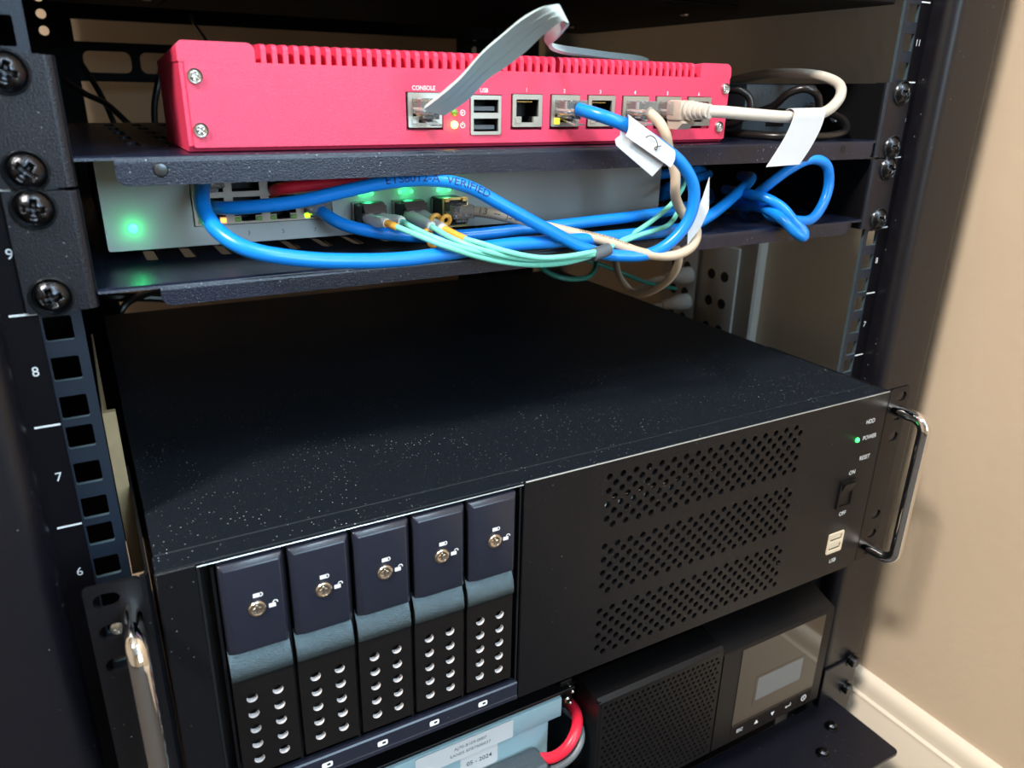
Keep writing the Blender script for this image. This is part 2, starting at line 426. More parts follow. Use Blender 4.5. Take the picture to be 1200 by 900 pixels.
# rear braces with slotted openings
def brace(z0, z1):
    hs = []
    x = -192
    while x < 180:
        hs.append(rrect(x, x + 41, z0 + 8, z1 - 8, 6)); x += 49
    return G().plate(rect(-238, 238, z0, z1), hs, 'xz', 559, 561)
mk('rear_brace', brace(437.5, 472.5), 'rearblack', rack, (0, 560, 440))
mk('rear_panel', G().box(-205, 238, 545, 555, 491, 600), 'rearblack', rack, (0, 550, 491))
mk('top_light_block', G().box(-300, 300, -15, 590, 1060, 1080, 1), 'post', rack, (0, 280, 1060))  # unseen cover added overhead to block lamp light
mk('side_light_block', G().box(-302, -300, 2, 560, -190, 1060), 'rearblack', rack, (-301, 300, -190))  # unseen panel added to keep lamp light out of the rack
# base beam and the stabiliser foot
mk('base_beam', G().box(-249, 249, 0, 40, -120, -62, 1), 'post', rack, (0, 20, -120))
ft = G().plate(rrect(60, 271, -79, -14, 4), [circ(244, -37, 3.5), circ(216, -52, 3.5)], 'xy', -42, -39.5)
ft.box(252, 292, -17.2, -15, -42, -2, .5)
foot = mk('foot_bracket', ft, 'powder', rack, (165, -50, -42))
for p in ((284, -17, -3), (283, -17, -31)):
    mk('bolt', G().lathe([(6.5, 0), (6.5, 1), (5, 1.2), (5, 4.5), (4, 5.5)], p, '-y', 12), 'darkscrew', foot, p)
for p in ((244, -37, -39.5), (216, -52, -39.5)):
    mk('bolt', G().lathe([(5.5, 0), (5.5, .8), (4.2, 1), (4.0, 3.4), (2.5, 4.6)], p, 'z', 16), 'darkscrew', foot, p)

# ------------------------------------------------------------------ cross-head screw
def screw_geo(R, H, cross, depth, washer=0):
    g = G(); rings = 16; seg = 64; v = []; f = []
    def inside(x, y):
        w0 = cross * .30; t = cross
        d = min(max(abs(x) / t, abs(y) / w0), max(abs(x) / w0, abs(y) / t))
        return d
    for i in range(rings + 1):
        r = R * i / rings
        for k in range(seg):
            a = 2 * math.pi * k / seg; x = r * math.cos(a); y = r * math.sin(a)
            h = H * (1 - (r / R) ** 2.6)
            d = inside(x, y)
            if d < 1: h -= depth * min(1, (1 - d) * 2.6) * (1 - .35 * r / R)
            v.append((x, -h, y))
    for i in range(rings):
        for k in range(seg):
            f.append((i * seg + k, i * seg + (k + 1) % seg, (i + 1) * seg + (k + 1) % seg, (i + 1) * seg + k))
    g.add(v, [q[::-1] for q in f], 0)
    if washer:
        g.lathe([(R * .98, -.2), (R + .3, .6), (R + washer * .5, .9), (R + washer, .3), (R + washer, -1.6), (R * .9, -1.6)], (0, 0, 0), '-y', 40, 1)
    return g
_rk = {}
def screw(key, pos, parent, R, H, cross, depth, washer, mats, roll):
    if key not in _rk:
        o = mk('screw', screw_geo(R, H, cross, depth, washer), mats, parent, (0, 0, 0), 60)
        _rk[key] = o
    else:
        o = _rk[key].copy(); setup(o, parent, (0, 0, 0))
    ORG[o.name] = Vector(pos)
    o.parent = parent; o.location = (Vector(pos) - ORG[parent.name]) * MM; o.rotation_euler = (0, roll, 0)
    return o

# ------------------------------------------------------------------ the two 1U shelves
def shelf(z0, label, deckz, lip_x, lip_z, rolls, rivet):
    t = thing('rack_shelf', label, 'shelf', (0, 0, z0), 'vented rack shelves')
    slots = []
    for row in range(5):
        y = 48 + row * 46
        x = -196.0
        while x < 196:
            slots.append(rrect(x, x + 5.2, y, y + 30, 2, 2)); x += 15.8 + (row % 2) * .01
    d = G().plate(rect(-218, 218, .5, 285), slots, 'xy', deckz - 1.5, deckz)
    d.extr([(-1.5, deckz - 1.6), (-1.3, deckz - .6), (-.6, deckz - .1), (.5, deckz), (.5, deckz - 1.5)], 'x', -217.5, 217.5)
    mk('deck', d, 'shelf', t)
    lp = G()
    x0, x1 = lip_x; zb = deckz - lip_z
    lp.plate([(x0, deckz - 2.4)] + [(x0 + 4 - 4 * math.cos(math.radians(k * 15)), zb + 4 - 4 * math.sin(math.radians(k * 15))) for k in range(7)]
             + [(x1 - 4 + 4 * math.sin(math.radians(k * 15)), zb + 4 - 4 * math.cos(math.radians(k * 15))) for k in range(7)] + [(x1, deckz - 2.4)], [], 'xz', -1.9, -.5)
    prof = [(-1.9 + 2.4 * (1 - math.cos(math.radians(k * 15))), deckz - 2.4 + 2.42 * math.sin(math.radians(k * 15))) for k in range(7)]
    lp.extr(prof + [(.5, deckz - 1.2), (-.5, deckz - 2.4)], 'x', x0, x1)
    lip = mk('front_lip', lp, 'shelf', t)
    if rivet:
        mk('rivet', G().lathe([(2.7, 0), (2.6, .5), (2.2, .9), (1.2, 1.0)], (x0 + 15.2, -1.9, zb + 5.6), '-y', 20), 'washer', lip, (x0 + 15.2, -1.5, zb + 5.6))
        mk('rivet_hole', G().lathe([(2.0, -.3), (2.0, .12)], (x1 - 27, -1.9, zb + 6), '-y', 20), 'black', lip, (x1 - 27, -1.5, zb + 6))
    for s in (-1, 1):
        a, b = sorted((s * 217.5, s * 219))
        top = z0 + 43.4
        mk('side_plate', G().extr([(0, deckz - 1.5), (285, deckz - 1.5), (285, deckz + 8), (240, top - 1), (0, top)], 'x', a, b), 'rearblack', t)
        e0, e1 = sorted((s * 221, s * 241.3))
        e = G().plate(rrect(e0, e1, z0 + .4, z0 + 44.05, 1.2), [], 'xz', -2, 0)
        ang = []
        bx = 221 * s
        # rolled inner bend of the ear
        prof = [(219 * s, 6), (217.6 * s, 6), (217.6 * s, 1.2), (218.4 * s, -.9), (220 * s, -1.9), (221.2 * s, -2), (221.2 * s, 0), (219.8 * s, .2), (219 * s, 1)]
        e.extr(prof, 'z', z0 + .6, z0 + 43.8)
        ear = mk('ear', e, 'powder', t)
    for (s, dz), roll in zip(((-1, 38.1), (-1, 6.35), (1, 38.1), (1, 6.35)), rolls):
        screw('rackscrew', (s * 232.55, -2.6, z0 + dz), t, 6.4, 3.6, 3.7, 2.6, 1.0, ['darkscrew', 'washer'], roll)
    return t
shelf(400.05, 'black rack shelf carrying the red firewall box', 410.8, (-205, 214.5), 10.8, (.3, .75, .2, .1), True)
shelf(355.6, 'black rack shelf carrying the grey network switch', 362.6, (-196, 205), 8.6, (.12, -.25, .5, .3), False)

# ------------------------------------------------------------------ port building blocks
def T_open(w=5.95, zt=4.9, zn=-2.6, wn=3.1, zb=-5.2):
    return [(-w, zn), (-wn, zn), (-wn, zb), (wn, zb), (wn, zn), (w, zn), (w, zt), (-w, zt)]
def cavity(g, loop, y0, y1, mi):
    n = len(loop)
    g.add([(x, y0, z) for x, z in loop] + [(x, y1, z) for x, z in loop],
          [(i, (i + 1) % n, n + (i + 1) % n, n + i) for i in range(n)] + [tuple(range(n, 2 * n))], mi)
def rj_geo(W=15.8, H=14.2):
    g = G()
    lo = T_open()
    g.plate(rrect(-W / 2, W / 2, -H / 2, H / 2, .4, 1), [lo], 'xz', -.9, .3, 0)
    cavity(g, lo, .3, 11, 1)
    for k in range(8):
        x = -3.6 + k * 1.02
        g.box(x - .2, x + .2, 1.5, 9.5, 3.6, 4.1, mi=2)
    g.box(-W / 2, W / 2, 11.2, 12, -H / 2, H / 2, mi=1)
    g.box(-6.6, -3.4, -1.15, -.85, -6.0, -3.0, mi=0); g.box(3.4, 6.6, -1.15, -.85, -6.0, -3.0, mi=0)
    return g
def led_lamp(name, pos, power, col, r=.0015):
    l = bpy.data.lights.new(name, 'POINT'); l.energy = power; l.color = col; l.shadow_soft_size = r
    o = bpy.data.objects.new(name, l); COL.objects.link(o); o.location = Vector(pos) * MM
    return o

# ------------------------------------------------------------------ red firewall
FX0, FX1, FZ0, FZ1, FY = -178.2, 97.0, 411.2, 450.6, 5.0
fw = thing('firewall_appliance', 'red metal firewall box with finned top and row of network ports', 'firewall', (-40, 40, FZ0))
b = G()
# lower body with bevelled bottom edge; sides step in behind
side = [(FY + .4, FZ0 + 2.2), (FY + 2.4, FZ0), (190, FZ0), (190, 443), (75, 443.6), (FY + .4, 443.6)]
b.extr([(20, FZ0), (190, FZ0), (190, 443), (75, 443.6), (20, 443.6)], 'x', -162, 80)
b.extr([(FY + .4, FZ0 + 2.2), (FY + 2.4, FZ0), (20, FZ0), (20, FZ0 + 2.2)], 'x', -162, 80)
b.extr([(FY + .4, 441), (20, 441), (20, 443.6), (FY + .4, 443.6)], 'x', -162, 80)
side2 = [(FY + .4, FZ0 + 2.2), (FY + 2.4, FZ0), (75, FZ0), (75, 443.6), (FY + .4, 443.6)]
b.extr(side2, 'x', FX0 + .3, -162); b.extr(side2, 'x', 80, FX1 - .3)
mk('body', b, 'red', fw)
def block(x0, x1, rl, rr):
    p = [(x0, 443.4)]
    p += [(x1, 443.4)]
    for k in range(7):
        a = math.radians(90 * k / 6); p.append((x1 - rr + rr * math.cos(a), FZ1 - rr + rr * math.sin(a)))
    for k in range(7):
        a = math.radians(90 + 90 * k / 6); p.append((x0 + rl + rl * math.cos(a), FZ1 - rl + rl * math.sin(a)))
    g = G(); g.extr(p, 'y', FY, 60); return g
gb = block(FX0, -150.2, 2.5, 3.0)
for i, v in enumerate(gb.v):
    if v[1] > 30: gb.v[i] = (v[0], 74, 443.4 + (v[2] - 443.4) * .25)
mk('end_block', gb, 'red', fw)
gb = block(75.6, FX1, 1.5, 3.6)
for i, v in enumerate(gb.v):
    if v[1] > 30: gb.v[i] = (v[0], 74, 443.4 + (v[2] - 443.4) * .25)
mk('end_block', gb, 'red', fw)
# cooling fins
fin = None; pitch = 4.262; nf = 52
fg = G()
prof = [(FY, 443.2), (FY, 448.6), (FY + 1.0, 450.0), (FY + 3, 450.5), (66, 450.5), (73, 446), (74, 443.2)]
fg.extr(prof, 'x', -.95, .95)
# soft top corners
for i in range(nf):
    x = -150.2 + 2.2 + 1.05 + i * pitch
    if fin is None:
        fin = mk('fin', G().add([(p[0] + x, p[1], p[2]) for p in fg.v], fg.f), 'red', fw, (x, FY, 443.2), 25)
        fin.data.materials[0] = M['red']
    else:
        c = fin.copy(); setup(c, fw, (x, FY, 443.2))
# front plate with cut-outs
PORTX = [-29.3, -8.2, 12.8, 33.7, 54.8, 75.8]
PZ = 426.8
cut = [rect(-89.3, -71.9, PZ - 8.2, PZ + 7.4), rect(-58.9, -42.8, 416.2, 433.6)]
cut += [rect(x - 8.5, x + 8.2, PZ - 8.4, PZ + 7.4) for x in PORTX]
fp = G().plate(rrect(-176.2, 95.8, FZ0 + 1.6, 443.4, .8, 2), cut, 'xz', FY - .8, FY + .6)
plate_o = mk('front_plate', fp, 'red', fw)
for x, z, rl in ((-173.0, 438.4, .2), (-173.2, 419.2, .6), (92.9, 438.4, 1.0), (91.0, 419.2, .4)):
    screw('fwscrew', (x, FY - 1.0, z), fw, 2.5, 1.0, 1.5, .9, .35, ['steel', 'steel'], rl)
rj = mk('ethernet_port', G().add([(p[0] + PORTX[0], p[1] + FY - .6, p[2] + PZ) for p in rj_geo().v], rj_geo().f, rj_geo().m), ['shield', 'black', 'gold'], fw, (PORTX[0], FY, PZ))
mk('port_led', G().box(PORTX[0] - 6.4, PORTX[0] - 3.7, FY - 2, FY - 1.6, PZ - 5.7, PZ - 3.2, .2), 'shield', rj, (PORTX[0] - 5, FY - 2, PZ - 4.5))
for x in PORTX[1:]: dup(rj, fw, (x, FY, PZ))
con = dup(rj, fw, (-80.6, FY, PZ)); con.name = 'console_port'; ORG[con.name] = Vector((-80.6, FY, PZ))
# yellow link lamp on the second port
mk('link_led', G().box(PORTX[1] - 6.6, PORTX[1] - 3.6, FY - 2.5, FY - 1.7, PZ - 6.0, PZ - 3.2, .2), 'ledyellow', fw, (PORTX[1] - 5, FY - 2, PZ - 4.5))
# twin USB
g = G()
ul = [rect(-6.3, 6.3, 1.0, 6.6), rect(-6.3, 6.3, -7.0, -1.4)]
g.plate(rrect(-7.7, 7.7, -8.4, 8.4, .4, 1), ul, 'xz', -.9, .3, 0)
for l in ul: cavity(g, l, .3, 12, 1)
g.box(-5.4, 5.4, 1.5, 11, 1.9, 3.7, mi=2); g.box(-5.4, 5.4, 1.5, 11, -6.1, -4.3, mi=2)
mk('usb_port', G().add([(p[0] - 50.9, p[1] + FY - .6, p[2] + 424.8) for p in g.v], g.f, g.m), ['shield', 'black', 'greywire'], fw, (-50.9, FY, 424.8))
# printed legends
for t_, s_, x, z in (('CONSOLE', 2.5, -80.9, 435.7), ('USB', 2.5, -51.7, 435.2), ('1', 2.4, -29.6, 435.7), ('2', 2.4, -8.9, 435.6), ('3', 2.4, 11.9, 435.5), ('4', 2.4, 33.0, 435.5), ('5', 2.4, 53.9, 435.4), ('6', 2.4, 75.0, 435.4)):
    mk('legend', text_on(G(), t_, s_, x, z, FY - .87, .95, .05), 'white', plate_o, (x, FY, z))
def ring(x, z, r, w_, y, n=20, a0=0, a1=360):
    g = G(); v = []; f = []
    for k in range(n + 1):
        a = math.radians(a0 + (a1 - a0) * k / n)
        v += [(x + r * math.cos(a), y, z + r * math.sin(a)), (x + (r - w_) * math.cos(a), y, z + (r - w_) * math.sin(a))]
    for k in range(n): f.append((2 * k, 2 * k + 1, 2 * k + 3, 2 * k + 2))
    return g.add(v, f)
g = ring(-62.4, 425.8, 1.3, .3, FY - .87); g.add([(-63.3, FY - .87, 426.4), (-62.7, FY - .87, 425), (-62.2, FY - .87, 425.9), (-61.6, FY - .87, 426.7), (-62.2, FY - .87, 425.4)], [(0, 1, 2), (2, 4, 3)])
mk('status_icon', g, 'white', plate_o, (-62.4, FY, 425.8))
g = ring(-62.4, 420.5, 1.2, .3, FY - .87, 16, 120, 420); g.box(-62.55, -62.25, FY - .9, FY - .86, 420.5, 422)
mk('power_icon', g, 'white', plate_o, (-62.4, FY, 420.5))
mk('status_lamp', G().lathe([(1.6, 0), (1.5, .9), (.9, 1.6), (.3, 1.8)], (-66.6, FY - .8, 425.9), '-y', 16), 'ledoff', fw, (-66.6, FY, 425.9))
mk('power_lamp', G().lathe([(1.6, 0), (1.5, .9), (.9, 1.6), (.3, 1.8)], (-66.6, FY - .8, 420.7), '-y', 16), 'ledamber', fw, (-66.6, FY, 420.7))
led_lamp('power_lamp_glow', (-66.6, FY - 4.0, 420.7), .0011, (1.0, .62, .12))

# ------------------------------------------------------------------ grey switch
SY = 45.0; SX0, SX1, SZ0, SZ1 = -210.5, 88.4, 368.0, 407.0
sw = thing('network_switch', 'silver grey network switch with copper ports and three fibre slots', 'switch', (-60, 100, 362.6))
BX0, BX1, BZ0, BZ1 = -175.2, -112.2, 376.4, 404.0
SFPX = [-95.8, -75.0, -54.2]
cuts = [rect(BX0, BX1, BZ0, BZ1)] + [rect(x - 7.2, x + 7.2, 371.0, 383.6) for x in SFPX]
face = mk('face_plate', G().plate(rrect(SX0, SX1, SZ0, SZ1, 1.2, 3), cuts, 'xz', SY, SY + 1.2), 'grey', sw)
c = G()
c.box(SX0 + .2, SX0 + 1.4, SY + 1.2, 240, SZ0 + .3, SZ1 - .3); c.box(SX1 - 1.4, SX1 - .2, SY + 1.2, 240, SZ0 + .3, SZ1 - .3)
c.box(SX0 + 1, SX1 - 1, SY + 1.2, 240, SZ0 + .2, SZ0 + 1.4); c.box(SX0 + 1, SX1 - 1, SY + 1.2, 240, SZ1 - 1.4, SZ1 - .2)
c.box(SX0 + 1, SX1 - 1, 238, 240, SZ0 + .4, SZ1 - .4)
mk('case', c, 'grey', sw)
for x in (-195, 70):
    for y in (85, 220): mk('rubber_foot', G().lathe([(7, 0), (6.5, -5.4)], (x, y, SZ0 + .2), 'z', 16), 'blackplastic', sw, (x, y, 365))
# 2 x 4 block of copper ports
pw = (BX1 - BX0) / 4
holes = []
zs = (BZ0 + 1.2, BZ0 + 14.4)
pb = G()
lo = []
for i in range(4):
    xc = BX0 + pw * (i + .5)
    lo.append([(xc - 6, BZ0 + 3.8), (xc - 3.2, BZ0 + 3.8), (xc - 3.2, BZ0 + 1.3), (xc + 3.2, BZ0 + 1.3), (xc + 3.2, BZ0 + 3.8), (xc + 6, BZ0 + 3.8), (xc + 6, BZ0 + 12.2), (xc - 6, BZ0 + 12.2)])
    lo.append([(xc - 6, BZ0 + 14.6), (xc + 6, BZ0 + 14.6), (xc + 6, BZ0 + 23), (xc + 3.2, BZ0 + 23), (xc + 3.2, BZ0 + 25.6), (xc - 3.2, BZ0 + 25.6), (xc - 3.2, BZ0 + 23), (xc - 6, BZ0 + 23)])
pb.plate(rect(BX0 + .5, BX1 - .5, BZ0 + .4, BZ1 - .4), lo, 'xz', SY - .6, SY + .8, 0)
for l in lo: cavity(pb, l, SY + .8, SY + 12, 1)
pbo = mk('port_block', pb, ['boot', 'black'], sw)
for i, (lc, rc) in enumerate(((None, 'ledorange'), (None, None), (None, 'ledoff'), ('ledlime', None))):
    xc = BX0 + pw * (i + .5)
    for s_, c_ in ((-1, lc), (1, rc)):
        cc = c_ or 'ledoff'
        x = xc + s_ * 4.7
        mk('port_led', G().box(x - 1.3, x + 1.3, SY - 1.1, SY - .4, BZ0 + 1.2, BZ0 + 3.3, .3), cc, pbo, (x, SY, BZ0 + 2))
        mk('port_led', G().box(x - 1.3, x + 1.3, SY - 1.1, SY - .4, BZ0 + 23.6, BZ0 + 25.6, .3), 'ledlime' if (i, s_) in ((0, -1), (2, -1)) else 'ledoff', pbo, (x, SY, BZ0 + 24))
for k, (t_, x, z) in enumerate((('1', -167.6, 372.4), ('3', -152.0, 372.1), ('5', -136.4, 371.9), ('7', -121.4, 371.6))):
    mk('legend', text_on(G(), t_, 2.6, x, z, SY - .05, 1, 0), 'darkprint', face, (x, SY, z))
mk('status_lamp', G().lathe([(1.9, -.4), (1.8, .25), (1.0, .5)], (-199.7, SY, 377.3), '-y', 20), 'ledgreen', sw, (-199.7, SY, 377.3))
led_lamp('switch_status_glow', (-199.7, SY - 4.0, 377.3), .0026, (.0, 1, .22))
# fibre slots with cages and link lamps
for i, x in enumerate(SFPX):
    g = G().plate(rect(x - 7.1, x + 7.1, 371.1, 383.5), [rect(x - 6.6, x + 6.6, 371.6, 383.0)], 'xz', SY - 2.5, SY + 10)
    g.box(x - 7, x + 7, SY + 40, SY + 41, 371, 383.4, mi=1)
    cg = mk('fibre_slot', g, ['steel', 'black'], sw, (x, SY, 377))
    for dx in (-2.6, 3.4):
        mk('link_lamp', G().lathe([(1.05, -.3), (.95, .3), (.5, .5)], (x + dx, SY, 387.4), '-y', 14), 'ledgreen2', sw, (x + dx, SY, 387.4))
    led_lamp('link_glow', (x + .4, SY - 3.5, 388.0), .0016, (.03, 1, .3))

# ------------------------------------------------------------------ the 3U server
SVY = -44.0; VZ0, VZ1 = 130.0, 260.6
sv = thing('rack_server', 'black rack server with chrome handles, five drive bays and perforated fascia', 'server', (0, SVY, VZ0))
sv.rotation_euler = (0, .0058, 0)
tc_ = G().box(-216, 216, -30.5, 352, VZ1 - 1.2, VZ1, .4)
mk('top_cover', tc_, 'dusty', sv)
mk('front_trim', G().box(-216.6, 216.6, -43, -30.9, VZ1 - 1.2, VZ1 - .05, .35), 'dusty', sv)
cs = G()
cs.box(-216, -214.8, -42, 352, VZ0, VZ1 - 1.2); cs.box(214.8, 216, -42, 352, VZ0, VZ1 - 1.2)
cs.box(-214.8, 214.8, -42, 352, VZ0, VZ0 + 1.2); cs.box(-214.8, 214.8, 350.8, 352, VZ0 + 1.2, VZ1 - 1.2)
cs.box(-214.8, 214.8, 20, 21, VZ0 + 1.2, VZ1 - 1.2)
mk('case', cs, 'panel', sv)
mk('side_fascia', G().box(-217, -202, SVY, SVY + 2.5, VZ0, VZ1 - .2, .6), 'panel', sv)
# fascia with three banks of vent holes
hl = []
for bz in (251.6, 209.8, 168.3):
    for row in range(8):
        for c_ in range(17):
            hl.append(circ(-3.9 + c_ * 8.55 + (4.27 if row % 2 else 0), bz - row * 4.14, 1.95, 8, a0=.39))
fa = G().plate(rrect(-54.6, 217, VZ0, VZ1 - .1, .5, 1), hl, 'xz', SVY, SVY + 1.6)
fas = mk('fascia', fa, 'panel', sv)
mk('fascia_edge_highlight', G().box(-54, 217, SVY - .1, SVY + .9, VZ1 - .7, VZ1 + .05, .25), 'edge', sv)  # edge highlight built as a thin bright bar
mk('cage_edge_highlight', G().box(-202, -55, SVY - .1, SVY + .7, VZ1 - 1.6, VZ1 - 1.1, .15), 'edge', sv)
# added reflector strip mirrors light out through the holes, and the dark liner behind
mk('inner_reflector', G().extr([(-41.9, 232.2), (-40.2, 236.4), (-36, 236.6), (-36, 232)], 'x', -8, 112), 'steel', sv)
mk('inner_liner', G().box(-50, 214, -8, -7, VZ0 + 2, VZ1 - 3), 'black', sv)
# controls
for t_, x, z in (('HDD', 202, 242.3), ('POWER', 204.2, 230.9), ('RESET', 203.4, 216.3), ('ON', 193.6, 207.4), ('OFF', 192.0, 177.2), ('USB', 191.4, 140.6)):
    mk('legend', text_on(G(), t_, 4.3, x + 1, z, SVY - .08, .9, .02), 'white', fas, (x, SVY, z))
mk('activity_hole', G().lathe([(1.3, -.2), (1.2, .1)], (193.2, SVY, 242.6), '-y', 14), 'black', fas, (193.2, SVY, 242.6))
mk('reset_hole', G().lathe([(1.3, -.2), (1.2, .1)], (193.6, SVY, 215.9), '-y', 14), 'black', fas, (193.6, SVY, 215.9))
mk('power_lamp', G().lathe([(1.7, 0), (1.6, .7), (.9, 1.3), (.2, 1.5)], (192.9, SVY, 231.2), '-y', 16), 'ledgreen2', sv, (192.9, SVY, 231.2))
g = G().plate(rect(184.4, 199, 182.6, 202.8), [rect(186.2, 197.2, 184.2, 201.2)], 'xz', SVY - 1.2, SVY + .2)
g.extr([(SVY - .4, 184.3), (SVY - .4, 192.6), (SVY - 3.0, 201.1), (SVY + 1, 201.1), (SVY + 1, 184.3)], 'x', 186.4, 197.0)
mk('rocker_switch', g, 'blackplastic', sv)
g = G()
ul = [rect(185, 196.6, 157.2, 161.6), rect(185, 196.6, 150.2, 154.6)]
g.plate(rrect(183.4, 198.2, 147.8, 163.4, .6, 1), ul, 'xz', SVY - .8, SVY + .4)
for l in ul: cavity(g, l, SVY + .4, SVY + 10, 1)
g.box(186, 195.6, SVY - .3, SVY + 9, 158.6, 161.2, mi=0); g.box(186, 195.6, SVY - .3, SVY + 9, 151.6, 154.2, mi=0)
mk('usb_port', g, ['beigeport', 'black'], sv)
# ears, handles
for s in (-1, 1):
    e0, e1 = sorted((s * 221.8, s * 241.3))
    hs = [rrect(s * 234 - 4.6, s * 234 + 4.6, z - 3.2, z + 3.2, 3.1, 4) for z in (253.4, 239.6, 224.2, 164.5, 149.0, 135.6)]
    e = G().plate(rrect(e0, e1, VZ0, VZ1 - .5, 2.0, 3), hs, 'xz', -42, -40)
    prof = [(221.9 * s, -42), (220 * s, -41.6), (218.6 * s, -40), (218.4 * s, -36), (218.4 * s, 60), (219.6 * s, 60), (219.6 * s, -37), (220.4 * s, -39.6), (221.9 * s, -40)]
    e.extr(prof, 'z', VZ0 + .4, VZ1 - .8)
    ear = mk('ear', e, 'panel', sv)
    hx = s * 226.6; pts = [(hx, -40, 246.0), (hx, -58, 246.0)]
    for k in range(1, 8):
        a = math.radians(90 * k / 8); pts.append((hx, -58 - 8 * math.sin(a), 238 + 8 * math.cos(a)))
    pts += [(hx, -66, 237), (hx, -66, 150)]
    for k in range(1, 8):
        a = math.radians(90 * k / 8); pts.append((hx, -66 + 8 * (1 - math.cos(a)), 150 - 8 * math.sin(a)))
    pts += [(hx, -58, 142), (hx, -40, 142)]
    mk('handle', G().tube(pts, 3.9, 20, raw=True), 'chrome', sv)
screw('earscrew', (-231.6, -40.6, 239.4), sv, 3.3, 1.4, 1.9, 1.1, 0, ['steel', 'steel'], .4)
# drive cage: liner, dividers, bottom rail
cgm = G().box(-202, -55, -30, -29, VZ0 + 1, VZ1 - 2)
cgm.box(-202, -201, -42, -29, VZ0 + 1, VZ1 - 2); cgm.box(-56, -55, -42, -29, VZ0 + 1, VZ1 - 2)
cage = mk('drive_cage', cgm, 'black', sv)
for k in range(6):
    x = -196.4 + 27.55 * k
    mk('divider', G().box(x - .6, x + .6, -41, -30, 142, 256), 'panel', cage, (x, -40, 142))
rl = G().extr([(-40, 141.2), (-43.4, 141.0), (-44, 140.2), (-44, 131), (-40, 130.2)], 'x', -202, -55.4)
rl.extr([(-44, 132.6), (-44.5, 132.4), (-44.5, 130.4), (-44, 130.2)], 'x', -202, -55.4)
rail = mk('cage_rail', rl, 'door', cage)
for k in range(5):
    x = -186.0 + 27.5 * k
    g = G().plate(rrect(x - 2.6, x + 2.6, 134.0, 137.2, .8, 2), [rrect(x - .2, x + 1.6, 134.9, 136.3, .4, 2)], 'xz', -44.12, -44.02)
    mk('slot_icon', g, 'white', rail, (x, -44, 135.5))
# one tray, then copies
def lock_icon(x, z, y, open_):
    g = G().box(x - 1.4, x + 1.4, y - .02, y + .06, z - 1.2, z + .7)
    if open_: g_ = ring(x + 1.3, z + .9, 1.15, .45, y, 12, -20, 180)
    else: g_ = ring(x + 1.5, z - .2, 1.1, .45, y, 12, -90, 90)
    g.add(g_.v, g_.f)
    return g
def tray(i):
    x0 = -195.0; W = 25.4
    holes = [circ(x0 + cx, 188.3 - 8.55 * r, 2.35, 16) for cx in (7.2, 18.2) for r in range(5)]
    g = G().plate(rect(x0, x0 + W, 146, 200), holes, 'xz', -43.6, -40.8, 0, None)
    # walls of the drilled holes are bare metal
    for k, fc in enumerate(g.f):
        ys = {round(g.v[q][1], 2) for q in fc}
        if len(ys) > 1:
            cx = sum(g.v[q][0] for q in fc) / len(fc); cz = sum(g.v[q][2] for q in fc) / len(fc)
            if x0 + 1 < cx < x0 + W - 1 and 147 < cz < 199: g.m[k] = 1
    g.box(x0, x0 + W, -36, -33, 146, 214, mi=2)
    t = mk('drive_tray', g, ['tray', 'alu', 'black'], sv, (x0, SVY, 146))
    prof = [(-43.6, 198.6), (-44.3, 199.4), (-44.8, 201), (-44.7, 203.5), (-44.0, 206.5), (-42.8, 209.5), (-41.2, 212.4), (-39.6, 214.4), (-37, 214.4), (-37, 198.6)]
    mk('curved_grip', G().extr(prof, 'x', x0, x0 + W), 'band', t, (x0, SVY, 200), 50)
    d = G(); y0, y1 = -41.0, -46.2
    zb, zt = 213.6, 257.4
    # slab with a wide left bevel, slim bevels elsewhere
    q0 = [(x0, zb), (x0 + W + .2, zb), (x0 + W + .2, zt), (x0, zt)]
    q1 = [(x0 + .2, zb + .3), (x0 + W, zb + .3), (x0 + W, zt - .2), (x0 + .2, zt - .2)]
    q2 = [(x0 + 3.9, zb + .9), (x0 + W - 1.8, zb + .9), (x0 + W - 1.8, zt - 2.4), (x0 + 1.8, zt - 2.4)]
    v = [(a, y0, b_) for a, b_ in q0] + [(a, -44.2, b_) for a, b_ in q1] + [(a, y1, b_) for a, b_ in q2]
    f = [(3, 2, 1, 0), (8, 9, 10, 11)]
    for L_ in (0, 4):
        for k in range(4): f.append((L_ + k, L_ + (k + 1) % 4, L_ + 4 + (k + 1) % 4, L_ + 4 + k))
    bmd = bmesh.new(); vs = [bmd.verts.new(p) for p in v]
    for q in f: bmd.faces.new([vs[k] for k in q])
    bmesh.ops.recalc_face_normals(bmd, faces=bmd.faces)
    bmesh.ops.bevel(bmd, geom=list(bmd.edges), offset=.5, segments=3, affect='EDGES', profile=.5)
    d.bm(bmd); bmd.free()
    mk('latch_door', d, 'door', t, (x0, SVY, zb))
    lx, lz = x0 + 13.0, 234.6
    k = G().lathe([(3.6, -1), (3.6, .7), (3.2, 1.2), (2.6, 1.3), (2.4, .8), (.9, .5), (.8, -.4)], (lx, y1, lz), '-y', 28)
    k.box(lx - 1.7, lx + 1.7, y1 - .95, y1 - .6, lz - .35, lz + .35); k.box(lx - .35, lx + .35, y1 - .95, y1 - .6, lz - 1.7, lz + 1.7)
    mk('key_lock', k, 'brass', t, (lx, y1, lz))
    mk('locked_icon', lock_icon(lx + .4, lz + 6.4, y1 - .06, False), 'white', t, (lx, y1, lz + 6))
    mk('unlocked_icon', lock_icon(lx + 6.2, lz - .2, y1 - .06, True), 'white', t, (lx + 6, y1, lz))
    return t
t0 = tray(0)
for i in range(1, 5): dup(t0, sv, (-195.0 + 27.52 * i, SVY, 146))

